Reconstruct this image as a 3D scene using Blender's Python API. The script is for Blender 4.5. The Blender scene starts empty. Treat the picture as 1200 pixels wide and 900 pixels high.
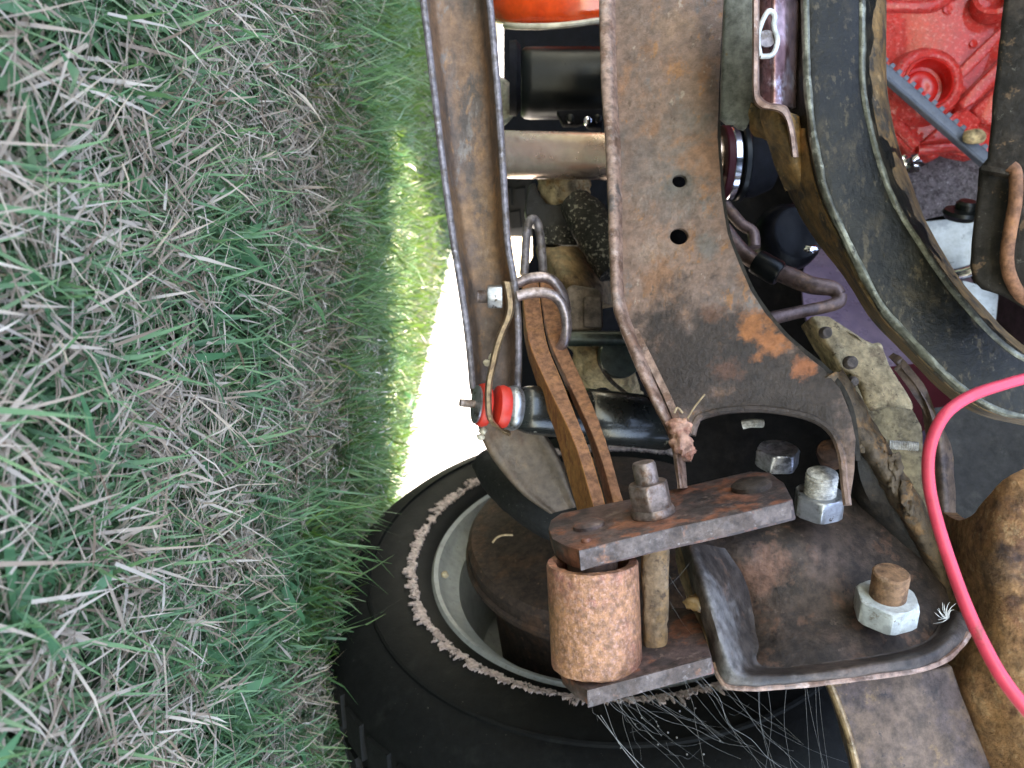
import bpy, bmesh, math, random
import numpy as np
from mathutils import Vector, noise
S = bpy.context.scene
C = S.collection
random.seed(7); RNG = np.random.default_rng(7)

# ---------------------------------------------------------------- camera, sky, sun, exposure
F = 900.0                       # focal length in photo pixels (photo 1200 x 900)
H = 0.215                       # camera height above the lawn (m); the phone is turned on its side
cd = bpy.data.cameras.new('camera'); cam = bpy.data.objects.new('camera', cd); C.objects.link(cam)
cd.sensor_width = 36; cd.lens = 36 * F / 1200; cd.clip_start = .02; cd.clip_end = 1000
from mathutils import Matrix
cam.matrix_world = Matrix(((0, -1, 0, 0), (0, 0, -1, 0), (1, 0, 0, H), (0, 0, 0, 1)))
S.camera = cam
cd.dof.use_dof = True; cd.dof.focus_distance = .52; cd.dof.aperture_fstop = 12
SUN_EL, SUN_AZ = math.radians(56), math.radians(-28)   # az measured from +Y towards +X
w = bpy.data.worlds.new('World'); S.world = w; w.use_nodes = True
nt = w.node_tree; bg = nt.nodes['Background']
sk = nt.nodes.new('ShaderNodeTexSky'); sk.sky_type = 'NISHITA'; sk.sun_disc = False
sk.sun_elevation = SUN_EL; sk.sun_rotation = SUN_AZ
nt.links.new(sk.outputs[0], bg.inputs[0]); bg.inputs[1].default_value = .15
sl = bpy.data.lights.new('sun', 'SUN'); sl.energy = 3.0; sl.angle = math.radians(.6); sl.color = (1, .95, .87)
so = bpy.data.objects.new('sun', sl); C.objects.link(so)
sd = Vector((math.sin(SUN_AZ) * math.cos(SUN_EL), math.cos(SUN_AZ) * math.cos(SUN_EL), math.sin(SUN_EL)))
so.rotation_euler = sd.to_track_quat('Z', 'Y').to_euler()
S.view_settings.view_transform = 'Standard'; S.view_settings.look = 'None'
S.view_settings.exposure = 3.4; S.view_settings.gamma = 1
S.view_settings.use_white_balance = True; S.view_settings.white_balance_temperature = 8100; S.view_settings.white_balance_tint = 16   # phone auto white balance in open shade
S.cycles.max_bounces = 8; S.cycles.use_denoising = True

# ---------------------------------------------------------------- helpers
def W(u, v, d):
    return Vector(((v - 450) / F * d, d, H + (u - 600) / F * d))
def px(n, d): return n * d / F
U, V, N = Vector((0, 0, 1)), Vector((1, 0, 0)), Vector((0, -1, 0))   # up, right, towards the camera side
def plane(p, q, r):
    A = np.array([[a[0], a[1], 1] for a in (p, q, r)], float); b = np.array([1 / a[2] for a in (p, q, r)])
    k = np.linalg.solve(A, b)
    return lambda u, v: 1 / (k[0] * u + k[1] * v + k[2])
def onp(pl, pts): return [W(u, v, pl(u, v)) for u, v in pts]

def catmull(P, n, closed=False):
    P = [Vector(p) for p in P]; out = []; m = len(P)
    if m < 3 and not closed:
        a, b = P[0], P[-1]
        return [a.lerp(b, i / n) for i in range(n + 1)]
    rng = range(m) if closed else range(m - 1)
    for i in rng:
        g = (lambda k: P[k % m]) if closed else (lambda k: P[min(max(k, 0), m - 1)])
        a, b, c, d = g(i - 1), g(i), g(i + 1), g(i + 2)
        for j in range(n):
            t = j / n
            out.append(.5 * ((2 * b) + (c - a) * t + (2 * a - 5 * b + 4 * c - d) * t * t + (3 * b - a - 3 * c + d) * t ** 3))
    if not closed: out.append(P[-1].copy())
    return out
def chaikin(P, k):
    for _ in range(k):
        q = [P[0]]
        for a, b in zip(P, P[1:]):
            q += [a.lerp(b, .25), a.lerp(b, .75)]
        q.append(P[-1]); P = q
    return P
def resample(P, step):
    out = [P[0]]
    for a, b in zip(P, P[1:]):
        n = max(1, int((b - a).length / step))
        out += [a.lerp(b, (i + 1) / n) for i in range(n)]
    return out

MATS = {}
def obj(name, bm, mat, parent=None, smooth=35, label=None, amp=0, nscale=60, kind=None):
    if amp:
        bm.normal_update()
        for v in bm.verts:
            v.co += v.normal * (noise.fractal(v.co * nscale, 1, 2, 3) * amp)
    bmesh.ops.recalc_face_normals(bm, faces=bm.faces[:])
    me = bpy.data.meshes.new(name); bm.to_mesh(me); bm.free()
    if smooth:
        me.polygons.foreach_set('use_smooth', [True] * len(me.polygons))
        me.set_sharp_from_angle(angle=math.radians(smooth))
    me.materials.append(mat)
    o = bpy.data.objects.new(name, me); C.objects.link(o)
    if parent:
        o.parent = parent
        pm = parent
        M = Matrix.Identity(4)
        while pm: M = Matrix.Translation(pm.location) @ M if pm.type == 'EMPTY' else M; pm = pm.parent
        if parent.type == 'EMPTY': o.matrix_parent_inverse = M.inverted()
    if label: o['label'] = label
    if kind: o['kind'] = kind
    return o
def thing(name, label, cat, loc, group=None):
    o = bpy.data.objects.new(name, None); C.objects.link(o); o.location = loc; o.empty_display_size = .02
    o['label'] = label; o['category'] = cat
    if group: o['group'] = group
    return o
def tag(o, label, cat, group=None):
    o['label'] = label; o['category'] = cat
    if group: o['group'] = group
    return o

def sheet(rows, t=.004, n=6, k=2, curved=True, step=None, bm=None, world=False):
    """a formed steel sheet: rows of (u,v,d); across a row corners are rounded, along the rows it is curved"""
    bm = bm or bmesh.new()
    R = [[Vector(p) if world else W(*p) for p in r] for r in rows]
    cols = list(zip(*R))
    cols = [catmull(c, n) if curved else resample(list(c), step or .01) if False else (catmull(c, n) if curved else [a for c2 in [c] for a in lin(c2, n)]) for c in cols]
    G = [list(r) for r in zip(*cols)]
    G = [chaikin(r, k) for r in G]
    if step: 
        # keep the same count in every row
        m = max(len(resample(r, step)) for r in G)
        G = [even(r, m) for r in G]
    a, b = len(G), len(G[0])
    A = np.array([[tuple(p) for p in r] for r in G])
    du = np.gradient(A, axis=0); dv = np.gradient(A, axis=1)
    nr = np.cross(du, dv); nr /= np.linalg.norm(nr, axis=2, keepdims=True) + 1e-12
    cam0 = np.array([0, 0, H])
    if ((cam0 - A) * nr).sum() < 0: nr = -nr
    B = A - nr * t
    f = [[bm.verts.new(A[i, j]) for j in range(b)] for i in range(a)]
    g = [[bm.verts.new(B[i, j]) for j in range(b)] for i in range(a)]
    for i in range(a - 1):
        for j in range(b - 1):
            bm.faces.new((f[i][j], f[i + 1][j], f[i + 1][j + 1], f[i][j + 1]))
            bm.faces.new((g[i][j], g[i][j + 1], g[i + 1][j + 1], g[i + 1][j]))
    for i in range(a - 1):
        bm.faces.new((f[i][0], g[i][0], g[i + 1][0], f[i + 1][0]))
        bm.faces.new((f[i][-1], f[i + 1][-1], g[i + 1][-1], g[i][-1]))
    for j in range(b - 1):
        bm.faces.new((f[0][j], f[0][j + 1], g[0][j + 1], g[0][j]))
        bm.faces.new((f[-1][j], g[-1][j], g[-1][j + 1], f[-1][j + 1]))
    return bm
def lin(P, n):
    out = []
    for a, b in zip(P, P[1:]): out += [a.lerp(b, i / n) for i in range(n)]
    return out + [P[-1].copy()]
def even(P, m):
    L = [0]
    for a, b in zip(P, P[1:]): L.append(L[-1] + (b - a).length)
    out = []; i = 0
    # parameter by index so that neighbouring rows stay aligned
    for k in range(m):
        x = k * (len(P) - 1) / (m - 1); i = min(int(x), len(P) - 2)
        out.append(P[i].lerp(P[i + 1], x - i))
    return out

def prism(pts, vec, bevel=.0012, holes=(), rough=0, step=.006, bm=None, seg=2):
    """a cut plate: outline (world points) pushed along vec"""
    bm = bm or bmesh.new(); vec = Vector(vec)
    def loop(P):
        P = [Vector(p) for p in P]
        if rough:
            P = resample(P + [P[0]], step)[:-1]
            P = [p + Vector((noise.noise(p * 90), noise.noise(p * 90 + Vector((9, 1, 3))) , noise.noise(p * 90 + Vector((3, 7, 1))))) * rough for p in P]
        return [bm.verts.new(p) for p in P]
    lo = loop(pts)
    if not holes:
        fs = [bm.faces.new(lo)]
    else:
        es = []
        for L in [lo] + [loop(h) for h in holes]:
            es += [bm.edges.new((L[i], L[(i + 1) % len(L)])) for i in range(len(L))]
        r = bmesh.ops.triangle_fill(bm, edges=es, use_beauty=True)
        fs = [g for g in r['geom'] if isinstance(g, bmesh.types.BMFace)]
    r = bmesh.ops.extrude_face_region(bm, geom=fs)
    nv = [g for g in r['geom'] if isinstance(g, bmesh.types.BMVert)]
    bmesh.ops.translate(bm, verts=nv, vec=vec)
    bm.normal_update(); bmesh.ops.recalc_face_normals(bm, faces=bm.faces[:])
    if bevel:
        es = [e for e in bm.edges if len(e.link_faces) == 2 and e.calc_face_angle(0) > .9]
        bmesh.ops.bevel(bm, geom=es, offset=bevel, segments=seg, profile=.5, affect='EDGES', clamp_overlap=True)
    return bm
def frame_of(ax):
    ax = Vector(ax).normalized(); a = ax.orthogonal().normalized()
    if abs(ax.y) < .9: a = (Vector((0, -1, 0)) - ax * ax.dot(Vector((0, -1, 0)))).normalized()
    return ax, a, ax.cross(a)
def lathe(prof, p0, ax, n=40, bm=None, hexed=None):
    """profile of (radius, height along the axis); hexed(angle) scales the radius"""
    bm = bm or bmesh.new(); ax, a, b = frame_of(ax); rings = []
    for r, h in prof:
        ring = []
        if r <= 1e-6: ring = [bm.verts.new(p0 + ax * h)]
        else:
            for i in range(n):
                t = 2 * math.pi * i / n
                rr = hexed(t, r) if hexed else r
                ring.append(bm.verts.new(p0 + ax * h + (a * math.cos(t) + b * math.sin(t)) * rr))
        rings.append(ring)
    for r, s in zip(rings, rings[1:]):
        if len(r) == 1 and len(s) == 1: continue
        for i in range(n):
            j = (i + 1) % n
            if len(r) == 1: bm.faces.new((r[0], s[j], s[i]))
            elif len(s) == 1: bm.faces.new((r[i], r[j], s[0]))
            else: bm.faces.new((r[i], r[j], s[j], s[i]))
    return bm
def hexnut(R, h, hole, p0, ax, rot=0, depth=.3):
    """hexagon nut: flat to flat chamfers, a bore on top"""
    def hx(t, r):
        q = ((t + rot) % (math.pi / 3)) - math.pi / 6
        hexr = R * .866 / math.cos(q)
        return min(hexr, r)
    return lathe([(R * .80, 0), (R * .93, .0), (R * 1.01, h * .08), (R * 1.01, h * .84), (R * .93, h * .95), (R * .86, h), (hole, h), (hole * .9, h * (1 - depth)), (0, h * (1 - depth))], p0, ax, 72, hexed=hx)
def thread(r, h, p0, ax, pitch=.0016, top=.1):
    pr = [(0, 0), (r, 0)]; k = int(h / pitch)
    for i in range(k):
        pr += [(r, i * pitch + pitch * .3), (r * .9, i * pitch + pitch * .8)]
    pr += [(r * .95, h), (r * .8, h + r * top), (0, h + r * top * 1.2)]
    return lathe(pr, p0, ax, 24)
def tube(path, r, n=12, sub=6, bm=None, world=False, closed=False, flat=None):
    bm = bm or bmesh.new()
    P = [Vector(p) if world else W(*p) for p in path]
    rr = r if isinstance(r, (list, tuple)) else [r] * len(P)
    Q = catmull(P, sub); rs = [a.x for a in catmull([Vector((x, 0, 0)) for x in rr], sub)]
    t0 = (Q[1] - Q[0]).normalized(); a = t0.orthogonal().normalized(); rings = []
    for i, p in enumerate(Q):
        t = (Q[min(i + 1, len(Q) - 1)] - Q[max(i - 1, 0)]).normalized()
        a = (a - t * a.dot(t)).normalized(); b = t.cross(a)
        rings.append([bm.verts.new(p + (a * math.cos(2 * math.pi * k / n) + b * math.sin(2 * math.pi * k / n)) * rs[i]) for k in range(n)])
    for x, y in zip(rings, rings[1:]):
        for k in range(n): bm.faces.new((x[k], x[(k + 1) % n], y[(k + 1) % n], y[k]))
    bm.faces.new(rings[0][::-1]); bm.faces.new(rings[-1])
    return bm
def blob(c, rx, ry, rz, amp=.25, sc=2.0, seed=0, sub=3, bm=None):
    bm = bm or bmesh.new()
    r = bmesh.ops.create_icosphere(bm, subdivisions=sub, radius=1)
    for v in r['verts']:
        k = 1 + amp * noise.fractal(v.co * sc + Vector((seed * 3.1, seed, 0)), 1, 2, 3)
        v.co = Vector((v.co.x * rx * k, v.co.y * ry * k, v.co.z * rz * k)) + c
    return bm
def circle(u, v, ru, rv, pl, n=24):
    return [W(u + ru * math.cos(t), v + rv * math.sin(t), pl(u + ru * math.cos(t), v + rv * math.sin(t))) for t in [2 * math.pi * i / n for i in range(n)]]

# ---------------------------------------------------------------- materials
def mat(name, base, layers=(), rough=.6, metal=0, bump=.3, bscale=300, bdist=.001, spots=(), spec=.5, rvar=.15, coat=0, low=.0, speck=.42, stretch=None):
    """base colour, then layers (noise scale, low, high, colour[, rough]) and stains ((x,y,z), radius, colour, amount)"""
    m = bpy.data.materials.new(name); m.use_nodes = True; t = m.node_tree; nd = t.nodes; lk = t.links
    bs = nd['Principled BSDF']; tc = nd.new('ShaderNodeTexCoord'); co = tc.outputs['Object']
    def nz(scale, detail=6, rg=.6, off=0, st=None):
        mp = nd.new('ShaderNodeMapping'); mp.inputs['Location'].default_value = (off, off * .7, off * 1.3); mp.inputs['Scale'].default_value = st or (1, 1, 1); lk.new(co, mp.inputs[0])
        x = nd.new('ShaderNodeTexNoise'); x.inputs['Scale'].default_value = scale; x.inputs['Detail'].default_value = detail
        x.inputs['Roughness'].default_value = rg; lk.new(mp.outputs[0], x.inputs['Vector']); return x.outputs['Fac']
    def ramp(src, lo, hi):
        x = nd.new('ShaderNodeMapRange'); x.inputs['From Min'].default_value = lo; x.inputs['From Max'].default_value = hi
        x.interpolation_type = 'SMOOTHSTEP'; lk.new(src, x.inputs['Value']); return x.outputs[0]
    def mix(fac, a, b):
        x = nd.new('ShaderNodeMix'); x.data_type = 'RGBA'; lk.new(fac, x.inputs['Factor'])
        for s, v in ((6, a), (7, b)):
            if isinstance(v, tuple): x.inputs[s].default_value = (*v, 1)
            else: lk.new(v, x.inputs[s])
        return x.outputs[2]
    def mixf(fac, a, b):
        x = nd.new('ShaderNodeMix'); x.data_type = 'FLOAT'; lk.new(fac, x.inputs['Factor'])
        for s, v in ((2, a), (3, b)):
            if isinstance(v, (int, float)): x.inputs[s].default_value = v
            else: lk.new(v, x.inputs[s])
        return x.outputs[0]
    col = tuple(base); rg = rough
    fine = nz(bscale * .5, 4, .7, 3.3)
    k = 0
    for L in layers:
        k += 1
        mid, hf = (L[1] + L[2]) / 2 - .015, (L[2] - L[1]) * .3; fac = ramp(nz(L[0], 9, .7, k * 1.7, stretch), mid - hf, mid + hf); col = mix(fac, col, tuple(L[3]))
        if len(L) > 4: rg = mixf(fac, rg, L[4])
    for s in spots:
        k += 1
        vm = nd.new('ShaderNodeVectorMath'); vm.operation = 'DISTANCE'; lk.new(co, vm.inputs[0]); vm.inputs[1].default_value = s[0]
        ad = nd.new('ShaderNodeMath'); ad.operation = 'MULTIPLY_ADD'; lk.new(nz(s[4] if len(s) > 4 else 60, 7, .65, k * 2.3), ad.inputs[0])
        ad.inputs[1].default_value = s[1] * 3.4; ad.inputs[2].default_value = -s[1] * 1.75
        a2 = nd.new('ShaderNodeMath'); a2.operation = 'ADD'; lk.new(vm.outputs['Value'], a2.inputs[0]); lk.new(ad.outputs[0], a2.inputs[1])
        x = nd.new('ShaderNodeMapRange'); x.inputs['From Min'].default_value = s[1] * 1.05; x.inputs['From Max'].default_value = s[1] * .4
        x.inputs['To Max'].default_value = s[3]; lk.new(a2.outputs[0], x.inputs['Value'])
        col = mix(x.outputs[0], col, tuple(s[2]))
    # fine speckle on everything
    sp = nd.new('ShaderNodeMapRange'); sp.inputs['From Min'].default_value = .36; sp.inputs['From Max'].default_value = .64
    sp.inputs['To Min'].default_value = 1 - speck; sp.inputs['To Max'].default_value = 1 + speck; lk.new(fine, sp.inputs['Value'])
    vm = nd.new('ShaderNodeVectorMath'); vm.operation = 'SCALE'
    if isinstance(col, tuple): vm.inputs[0].default_value = col
    else: lk.new(col, vm.inputs[0])
    lk.new(sp.outputs[0], vm.inputs['Scale']); lk.new(vm.outputs[0], bs.inputs['Base Color'])
    r1 = nd.new('ShaderNodeMath'); r1.operation = 'MULTIPLY_ADD'; lk.new(nz(40, 5, .6, 9.1), r1.inputs[0]); r1.inputs[1].default_value = rvar * 2
    r2 = nd.new('ShaderNodeMath'); r2.operation = 'SUBTRACT'; r2.inputs[1].default_value = rvar
    if isinstance(rg, (int, float)): r1.inputs[2].default_value = rg
    else: lk.new(rg, r1.inputs[2])
    lk.new(r1.outputs[0], r2.inputs[0]); r2.use_clamp = True; lk.new(r2.outputs[0], bs.inputs['Roughness'])
    bs.inputs['Metallic'].default_value = metal; bs.inputs['Specular IOR Level'].default_value = spec
    bs.inputs['Coat Weight'].default_value = coat
    if bump:
        bp = nd.new('ShaderNodeBump'); bp.inputs['Strength'].default_value = bump; bp.inputs['Distance'].default_value = bdist * 2.2
        lk.new(nz(bscale, 8, .7, 5.5), bp.inputs['Height']); 
        if low:
            b2 = nd.new('ShaderNodeBump'); b2.inputs['Strength'].default_value = low; b2.inputs['Distance'].default_value = .004
            lk.new(nz(bscale * .12, 4, .6, 1.5), b2.inputs['Height']); lk.new(b2.outputs[0], bp.inputs['Normal'])
        lk.new(bp.outputs[0], bs.inputs['Normal'])
    return m

RUST = (.17, .085, .045); ORANGE = (.33, .13, .04); UMBER = (.06, .042, .032); GREY = (.13, .12, .115); TAN = (.34, .26, .15); SOOT = (.022, .018, .016)
_g = lambda u, v, d: tuple(W(u, v, d))
rp = plane((784, 0, .66), (860, 480, .535), (740, 400, .575))      # plane of the rail web
_r = lambda u, v: tuple(W(u, v, rp(u, v)))
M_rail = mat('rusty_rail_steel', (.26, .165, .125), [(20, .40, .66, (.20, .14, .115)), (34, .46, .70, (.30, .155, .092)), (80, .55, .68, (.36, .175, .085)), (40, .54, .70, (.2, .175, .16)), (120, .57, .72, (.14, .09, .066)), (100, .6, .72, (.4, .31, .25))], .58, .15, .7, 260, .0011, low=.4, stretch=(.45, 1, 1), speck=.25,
    spots=[(_r(800, 190), .045, (.21, .175, .155), .6, 50), (_r(735, 180), .03, (.17, .13, .115), .7, 50), (_r(838, 190), .03, (.40, .175, .08), .5, 70), (_r(790, 30), .02, (.36, .22, .14), .5, 80),
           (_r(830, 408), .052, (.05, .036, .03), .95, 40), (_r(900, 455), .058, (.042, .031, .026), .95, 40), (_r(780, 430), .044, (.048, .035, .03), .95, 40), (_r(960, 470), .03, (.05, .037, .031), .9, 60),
           (_r(882, 380), .015, (.40, .145, .05), .92, 70), (_r(900, 402), .013, (.38, .135, .05), .85, 80), (_r(835, 365), .009, (.18, .08, .045), .6, 90), (_r(940, 432), .009, (.36, .125, .055), .95, 110), (_r(850, 432), .010, (.15, .065, .04), .6, 110),
           (_r(797, 212), .013, (.13, .125, .115), .75), (_r(828, 290), .012, (.17, .155, .14), .8), (_r(765, 290), .016, (.32, .23, .18), .5, 70)])
M_edge = mat('worn_flange_steel', (.32, .205, .16), [(40, .48, .62, (.18, .10, .07)), (90, .52, .68, (.36, .26, .22)), (30, .58, .7, (.15, .12, .11))], .5, .3, .5, 300, .0007)
M_chan = mat('weathered_channel_steel', (.13, .085, .062), [(16, .45, .64, (.19, .105, .06)), (34, .48, .66, (.09, .066, .053)), (90, .56, .68, (.25, .135, .07)), (50, .58, .7, (.17, .14, .12))], .55, .2, .6, 260, .0008, low=.3, stretch=(.4, 1, 1), speck=.25,
    spots=[(_g(560, 260, .66), .05, (.27, .145, .065), .6, 50), (_g(585, 335, .66), .03, (.33, .16, .07), .7, 60), (_g(560, 400, .66), .05, (.12, .078, .056), .6, 50), (_g(625, 555, .7), .075, (.17, .125, .088), .8, 40)])
M_lip = mat('grey_lip_steel', (.2, .175, .185), [(50, .5, .62, (.13, .105, .095)), (130, .55, .68, (.3, .27, .28))], .5, .3, .4, 300, .0006)
M_dusty = mat('dusty_spring_plate', (.17, .14, .105), [(30, .45, .62, (.115, .09, .06)), (90, .58, .68, (.3, .27, .21)), (55, .58, .7, (.2, .12, .06))], .8, .1, .4, 300, .0008)
M_strap = mat('bright_strap_steel', (.30, .20, .11), [(50, .46, .64, (.17, .105, .06)), (120, .56, .68, (.42, .32, .2))], .42, .4, .4, 300, .0006)
M_leaf = mat('orange_rust_leaf', (.44, .18, .058), [(40, .44, .66, (.50, .225, .075)), (110, .5, .66, (.30, .105, .04)), (60, .58, .7, (.25, .085, .04)), (260, .6, .7, (.52, .29, .12))], .85, .0, .7, 420, .0007, speck=.22, stretch=(.5, 1, 1))
M_bush = mat('speckled_rust_bushing', (.39, .155, .105), [(16, .40, .66, (.40, .185, .09)), (22, .52, .75, (.39, .145, .13)), (480, .46, .66, (.50, .26, .18)), (300, .56, .74, (.25, .09, .06))], .40, .25, .9, 420, .0008, spec=.6)
M_bdark = mat('dark_rust', (.085, .045, .03), [(60, .5, .7, (.18, .075, .035))], .7, .2, .5, 300, .0008)
M_plate = mat('shackle_plate_steel', (.105, .068, .06), [(36, .48, .60, (.23, .088, .052)), (24, .52, .64, (.055, .042, .04)), (120, .56, .68, (.17, .12, .1))], .52, .25, .5, 260, .0007, low=.25,
    spots=[(_g(815, 597, .48), .012, (.05, .04, .038), .9), (_g(862, 572, .49), .014, (.27, .10, .055), .75), (_g(742, 604, .48), .014, (.24, .095, .05), .7), (_g(665, 615, .48), .02, (.085, .06, .056), .8)])
M_pedge = mat('shackle_edge_steel', (.125, .095, .085), [(40, .46, .62, (.08, .055, .045)), (30, .56, .68, (.24, .11, .065)), (140, .56, .68, (.2, .165, .155))], .5, .3, .6, 260, .0008)
M_bolt = mat('brown_bolt_steel', (.23, .175, .15), [(70, .5, .66, (.17, .1, .07)), (180, .6, .7, (.32, .26, .22))], .45, .6, .3, 300, .0005)
M_stub = mat('crusty_bolt_rust', (.26, .17, .10), [(60, .45, .62, (.32, .19, .09)), (140, .55, .68, (.13, .08, .05))], .8, .1, .9, 200, .0016)
M_grease = mat('greasy_bracket', (.042, .030, .024), [(16, .45, .62, (.07, .047, .036)), (40, .54, .66, (.11, .06, .04)), (90, .58, .7, (.02, .016, .014)), (140, .62, .7, (.13, .09, .07))], .6, .1, .6, 240, .001, low=.4, spec=.4,
    spots=[(_g(890, 672, .53), .020, (.22, .11, .075), .75, 50), (_g(960, 660, .53), .016, (.12, .08, .065), .6, 60), (_g(1010, 740, .49), .022, (.10, .06, .045), .5, 60)])
M_blip = mat('blue_grey_lip', (.06, .047, .04), [(24, .46, .62, (.04, .031, .027)), (18, .55, .68, (.10, .082, .074)), (50, .58, .68, (.13, .08, .058)), (120, .6, .7, (.03, .025, .022))], .5, .15, .45, 260, .0008, low=.25, spec=.4,
    spots=[(_g(855, 715, .47), .032, (.17, .16, .155), .85, 50), (_g(848, 770, .46), .014, (.15, .14, .135), .8, 60), (_g(1000, 790, .46), .03, (.13, .09, .07), .5, 50)])
M_amber = mat('amber_grease', (.20, .12, .05), [(60, .5, .66, (.1, .06, .03))], .18, .0, .5, 160, .001, coat=.5)
M_recess = mat('recess_shade_steel', (.007, .006, .0055), [(30, .5, .7, (.012, .01, .009))], .85, 0, .3, 200, .001, spec=.12)  # near black colour stands for the deep shade inside the horn
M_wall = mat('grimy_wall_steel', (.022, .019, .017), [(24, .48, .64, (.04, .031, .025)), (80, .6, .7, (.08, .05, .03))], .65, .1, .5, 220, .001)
M_weld = mat('weld_bead_rust', (.12, .085, .055), [(60, .5, .64, (.2, .11, .05)), (120, .55, .68, (.06, .045, .035))], .6, .3, .7, 200, .0016)
M_zinc = mat('bright_zinc', (.42, .43, .45), [(60, .5, .64, (.22, .215, .21)), (110, .57, .67, (.10, .08, .065))], .34, .8, .3, 300, .0005, speck=.2)
M_wzinc = mat('chalky_zinc', (.56, .59, .57), [(50, .50, .68, (.44, .45, .42)), (90, .58, .70, (.33, .30, .25)), (160, .63, .72, (.2, .15, .1))], .5, .2, .4, 300, .0006, speck=.2)
M_dnut = mat('dark_plated_nut', (.45, .45, .5), [(90, .5, .7, (.13, .13, .14))], .32, .8, .2, 300, .0004)
M_thr = mat('dry_white_thread', (.6, .58, .54), [(150, .5, .65, (.4, .37, .32))], .7, .2, .8, 400, .0008)
M_bstud = mat('brown_stud', (.27, .145, .075), [(60, .46, .62, (.16, .08, .042)), (140, .55, .66, (.36, .22, .13))], .65, .2, .7, 260, .001)
M_rod = mat('pinkish_steel_rod', (.32, .26, .26), [(60, .5, .68, (.2, .15, .14)), (200, .6, .7, (.45, .4, .4))], .36, .75, .25, 300, .0005)
M_shock = mat('black_shock_paint', (.016, .018, .018), [(120, .64, .7, (.2, .2, .18), .7), (40, .58, .72, (.035, .04, .036), .5)], .26, 0, .12, 260, .0004, coat=.2, speck=.1)
M_red = mat('red_polyurethane', (.62, .035, .02), [(40, .5, .7, (.5, .03, .02))], .45, 0, .1, 200, .0004, speck=.1)
M_axle = mat('tan_axle_housing', (.27, .18, .10), [(26, .45, .62, (.2, .16, .095)), (50, .55, .68, (.12, .075, .045)), (140, .6, .7, (.36, .28, .18))], .7, .1, .4, 220, .0009)
M_pad = mat('dusty_grey_brown', (.16, .125, .105), [(50, .5, .65, (.1, .08, .068))], .7, .2, .4, 260, .0008)
M_teal = mat('dark_teal_tube', (.03, .045, .04), [(40, .5, .7, (.05, .06, .052))], .4, .2, .2, 240, .0005)
M_tan = mat('dusty_tan_casting', (.46, .34, .19), [(30, .46, .58, (.56, .43, .25)), (50, .54, .66, (.30, .21, .12)), (90, .6, .68, (.14, .095, .055)), (220, .62, .7, (.07, .05, .035))], .9, 0, .8, 220, .0014)
M_tan2 = mat('duller_tan_casting', (.25, .195, .115), [(30, .46, .60, (.32, .25, .14)), (50, .54, .66, (.15, .11, .065)), (120, .6, .7, (.08, .055, .035))], .9, 0, .8, 220, .0014)
M_clod = mat('pale_clay_crust', (.42, .33, .2), [(60, .5, .62, (.3, .18, .08)), (120, .56, .66, (.2, .15, .09))], .95, 0, .8, 180, .002)
M_speck = mat('speckled_grease', (.03, .028, .024), [(240, .55, .62, (.5, .48, .4)), (60, .58, .68, (.1, .09, .07))], .45, .1, .8, 300, .0016)
M_tar = mat('tarry_grease', (.012, .01, .009), [(50, .55, .7, (.03, .026, .022))], .4, 0, .5, 160, .002)
M_arm = mat('black_arm_worn', (.007, .007, .0055), [(24, .40, .72, (.015, .014, .010)), (60, .48, .70, (.032, .025, .015)), (160, .54, .68, (.062, .048, .029)), (260, .6, .72, (.085, .075, .055))], .36, .0, .5, 240, .0008, low=.4, spec=.24, speck=.3, stretch=(.5, 1, 1))
M_armf = mat('rusty_arm_flange', (.15, .095, .045), [(20, .45, .62, (.24, .135, .05)), (44, .52, .64, (.055, .045, .034)), (120, .58, .7, (.3, .19, .09))], .55, .2, .5, 220, .0009)
M_engine = mat('red_engine_paint', (.70, .035, .03), [(14, .5, .7, (.62, .03, .026)), (240, .52, .66, (.85, .18, .17))], .3, 0, .9, 220, .0022, coat=.35, spec=.6, speck=.15)
M_dkred = mat('deep_red_paint', (.50, .015, .012), [], .3, 0, .3, 160, .001, coat=.3, speck=.15)
M_orange = mat('orange_red_paint', (.78, .07, .012), [(12, .5, .7, (.65, .05, .01))], .2, 0, .05, 200, .0003, coat=.5, speck=.1)
M_cream = mat('chipped_cream_edge', (.62, .55, .42), [(70, .5, .64, (.5, .42, .3))], .4, .2, .3, 200, .0006, speck=.1)
M_filter = mat('black_enamel', (.005, .006, .006), [(24, .5, .7, (.009, .010, .010))], .33, 0, .15, 200, .0004, spec=.25, speck=.1)
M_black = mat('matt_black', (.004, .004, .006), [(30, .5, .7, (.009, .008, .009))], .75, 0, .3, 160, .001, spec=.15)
M_pipe = mat('brushed_pipe', (.74, .56, .49), [(40, .5, .66, (.62, .44, .37)), (160, .57, .68, (.74, .64, .57))], .25, .75, .3, 260, .0004, speck=.12)
M_chrome = mat('chrome_band', (.72, .72, .78), [], .14, 1, .05, 200, .0003, speck=.1)
M_belt = mat('blue_grey_belt', (.10, .12, .17), [(90, .5, .7, (.075, .09, .13))], .5, 0, .2, 300, .0004, speck=.1)
M_lav = mat('lavender_grey_reflection', (.16, .12, .2), [(10, .45, .65, (.2, .15, .23)), (60, .62, .72, (.28, .24, .3))], .3, .2, .15, 160, .0006, speck=.1)  # lavender reflection on the panel put into its base colour
M_maroon = mat('maroon_paint', (.05, .005, .009), [(20, .5, .7, (.03, .004, .006))], .5, 0, .2, 160, .0006, spec=.2, speck=.1)
M_fuzz = mat('rough_violet_grey', (.17, .15, .19), [(120, .5, .62, (.09, .075, .1)), (240, .55, .66, (.3, .28, .33))], .85, 0, 1, 300, .003)
M_pale = mat('pale_blue_sheet', (.36, .42, .52), [(20, .5, .7, (.26, .31, .4)), (60, .58, .68, (.14, .15, .18))], .4, .2, .2, 160, .0005, speck=.15)
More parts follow.
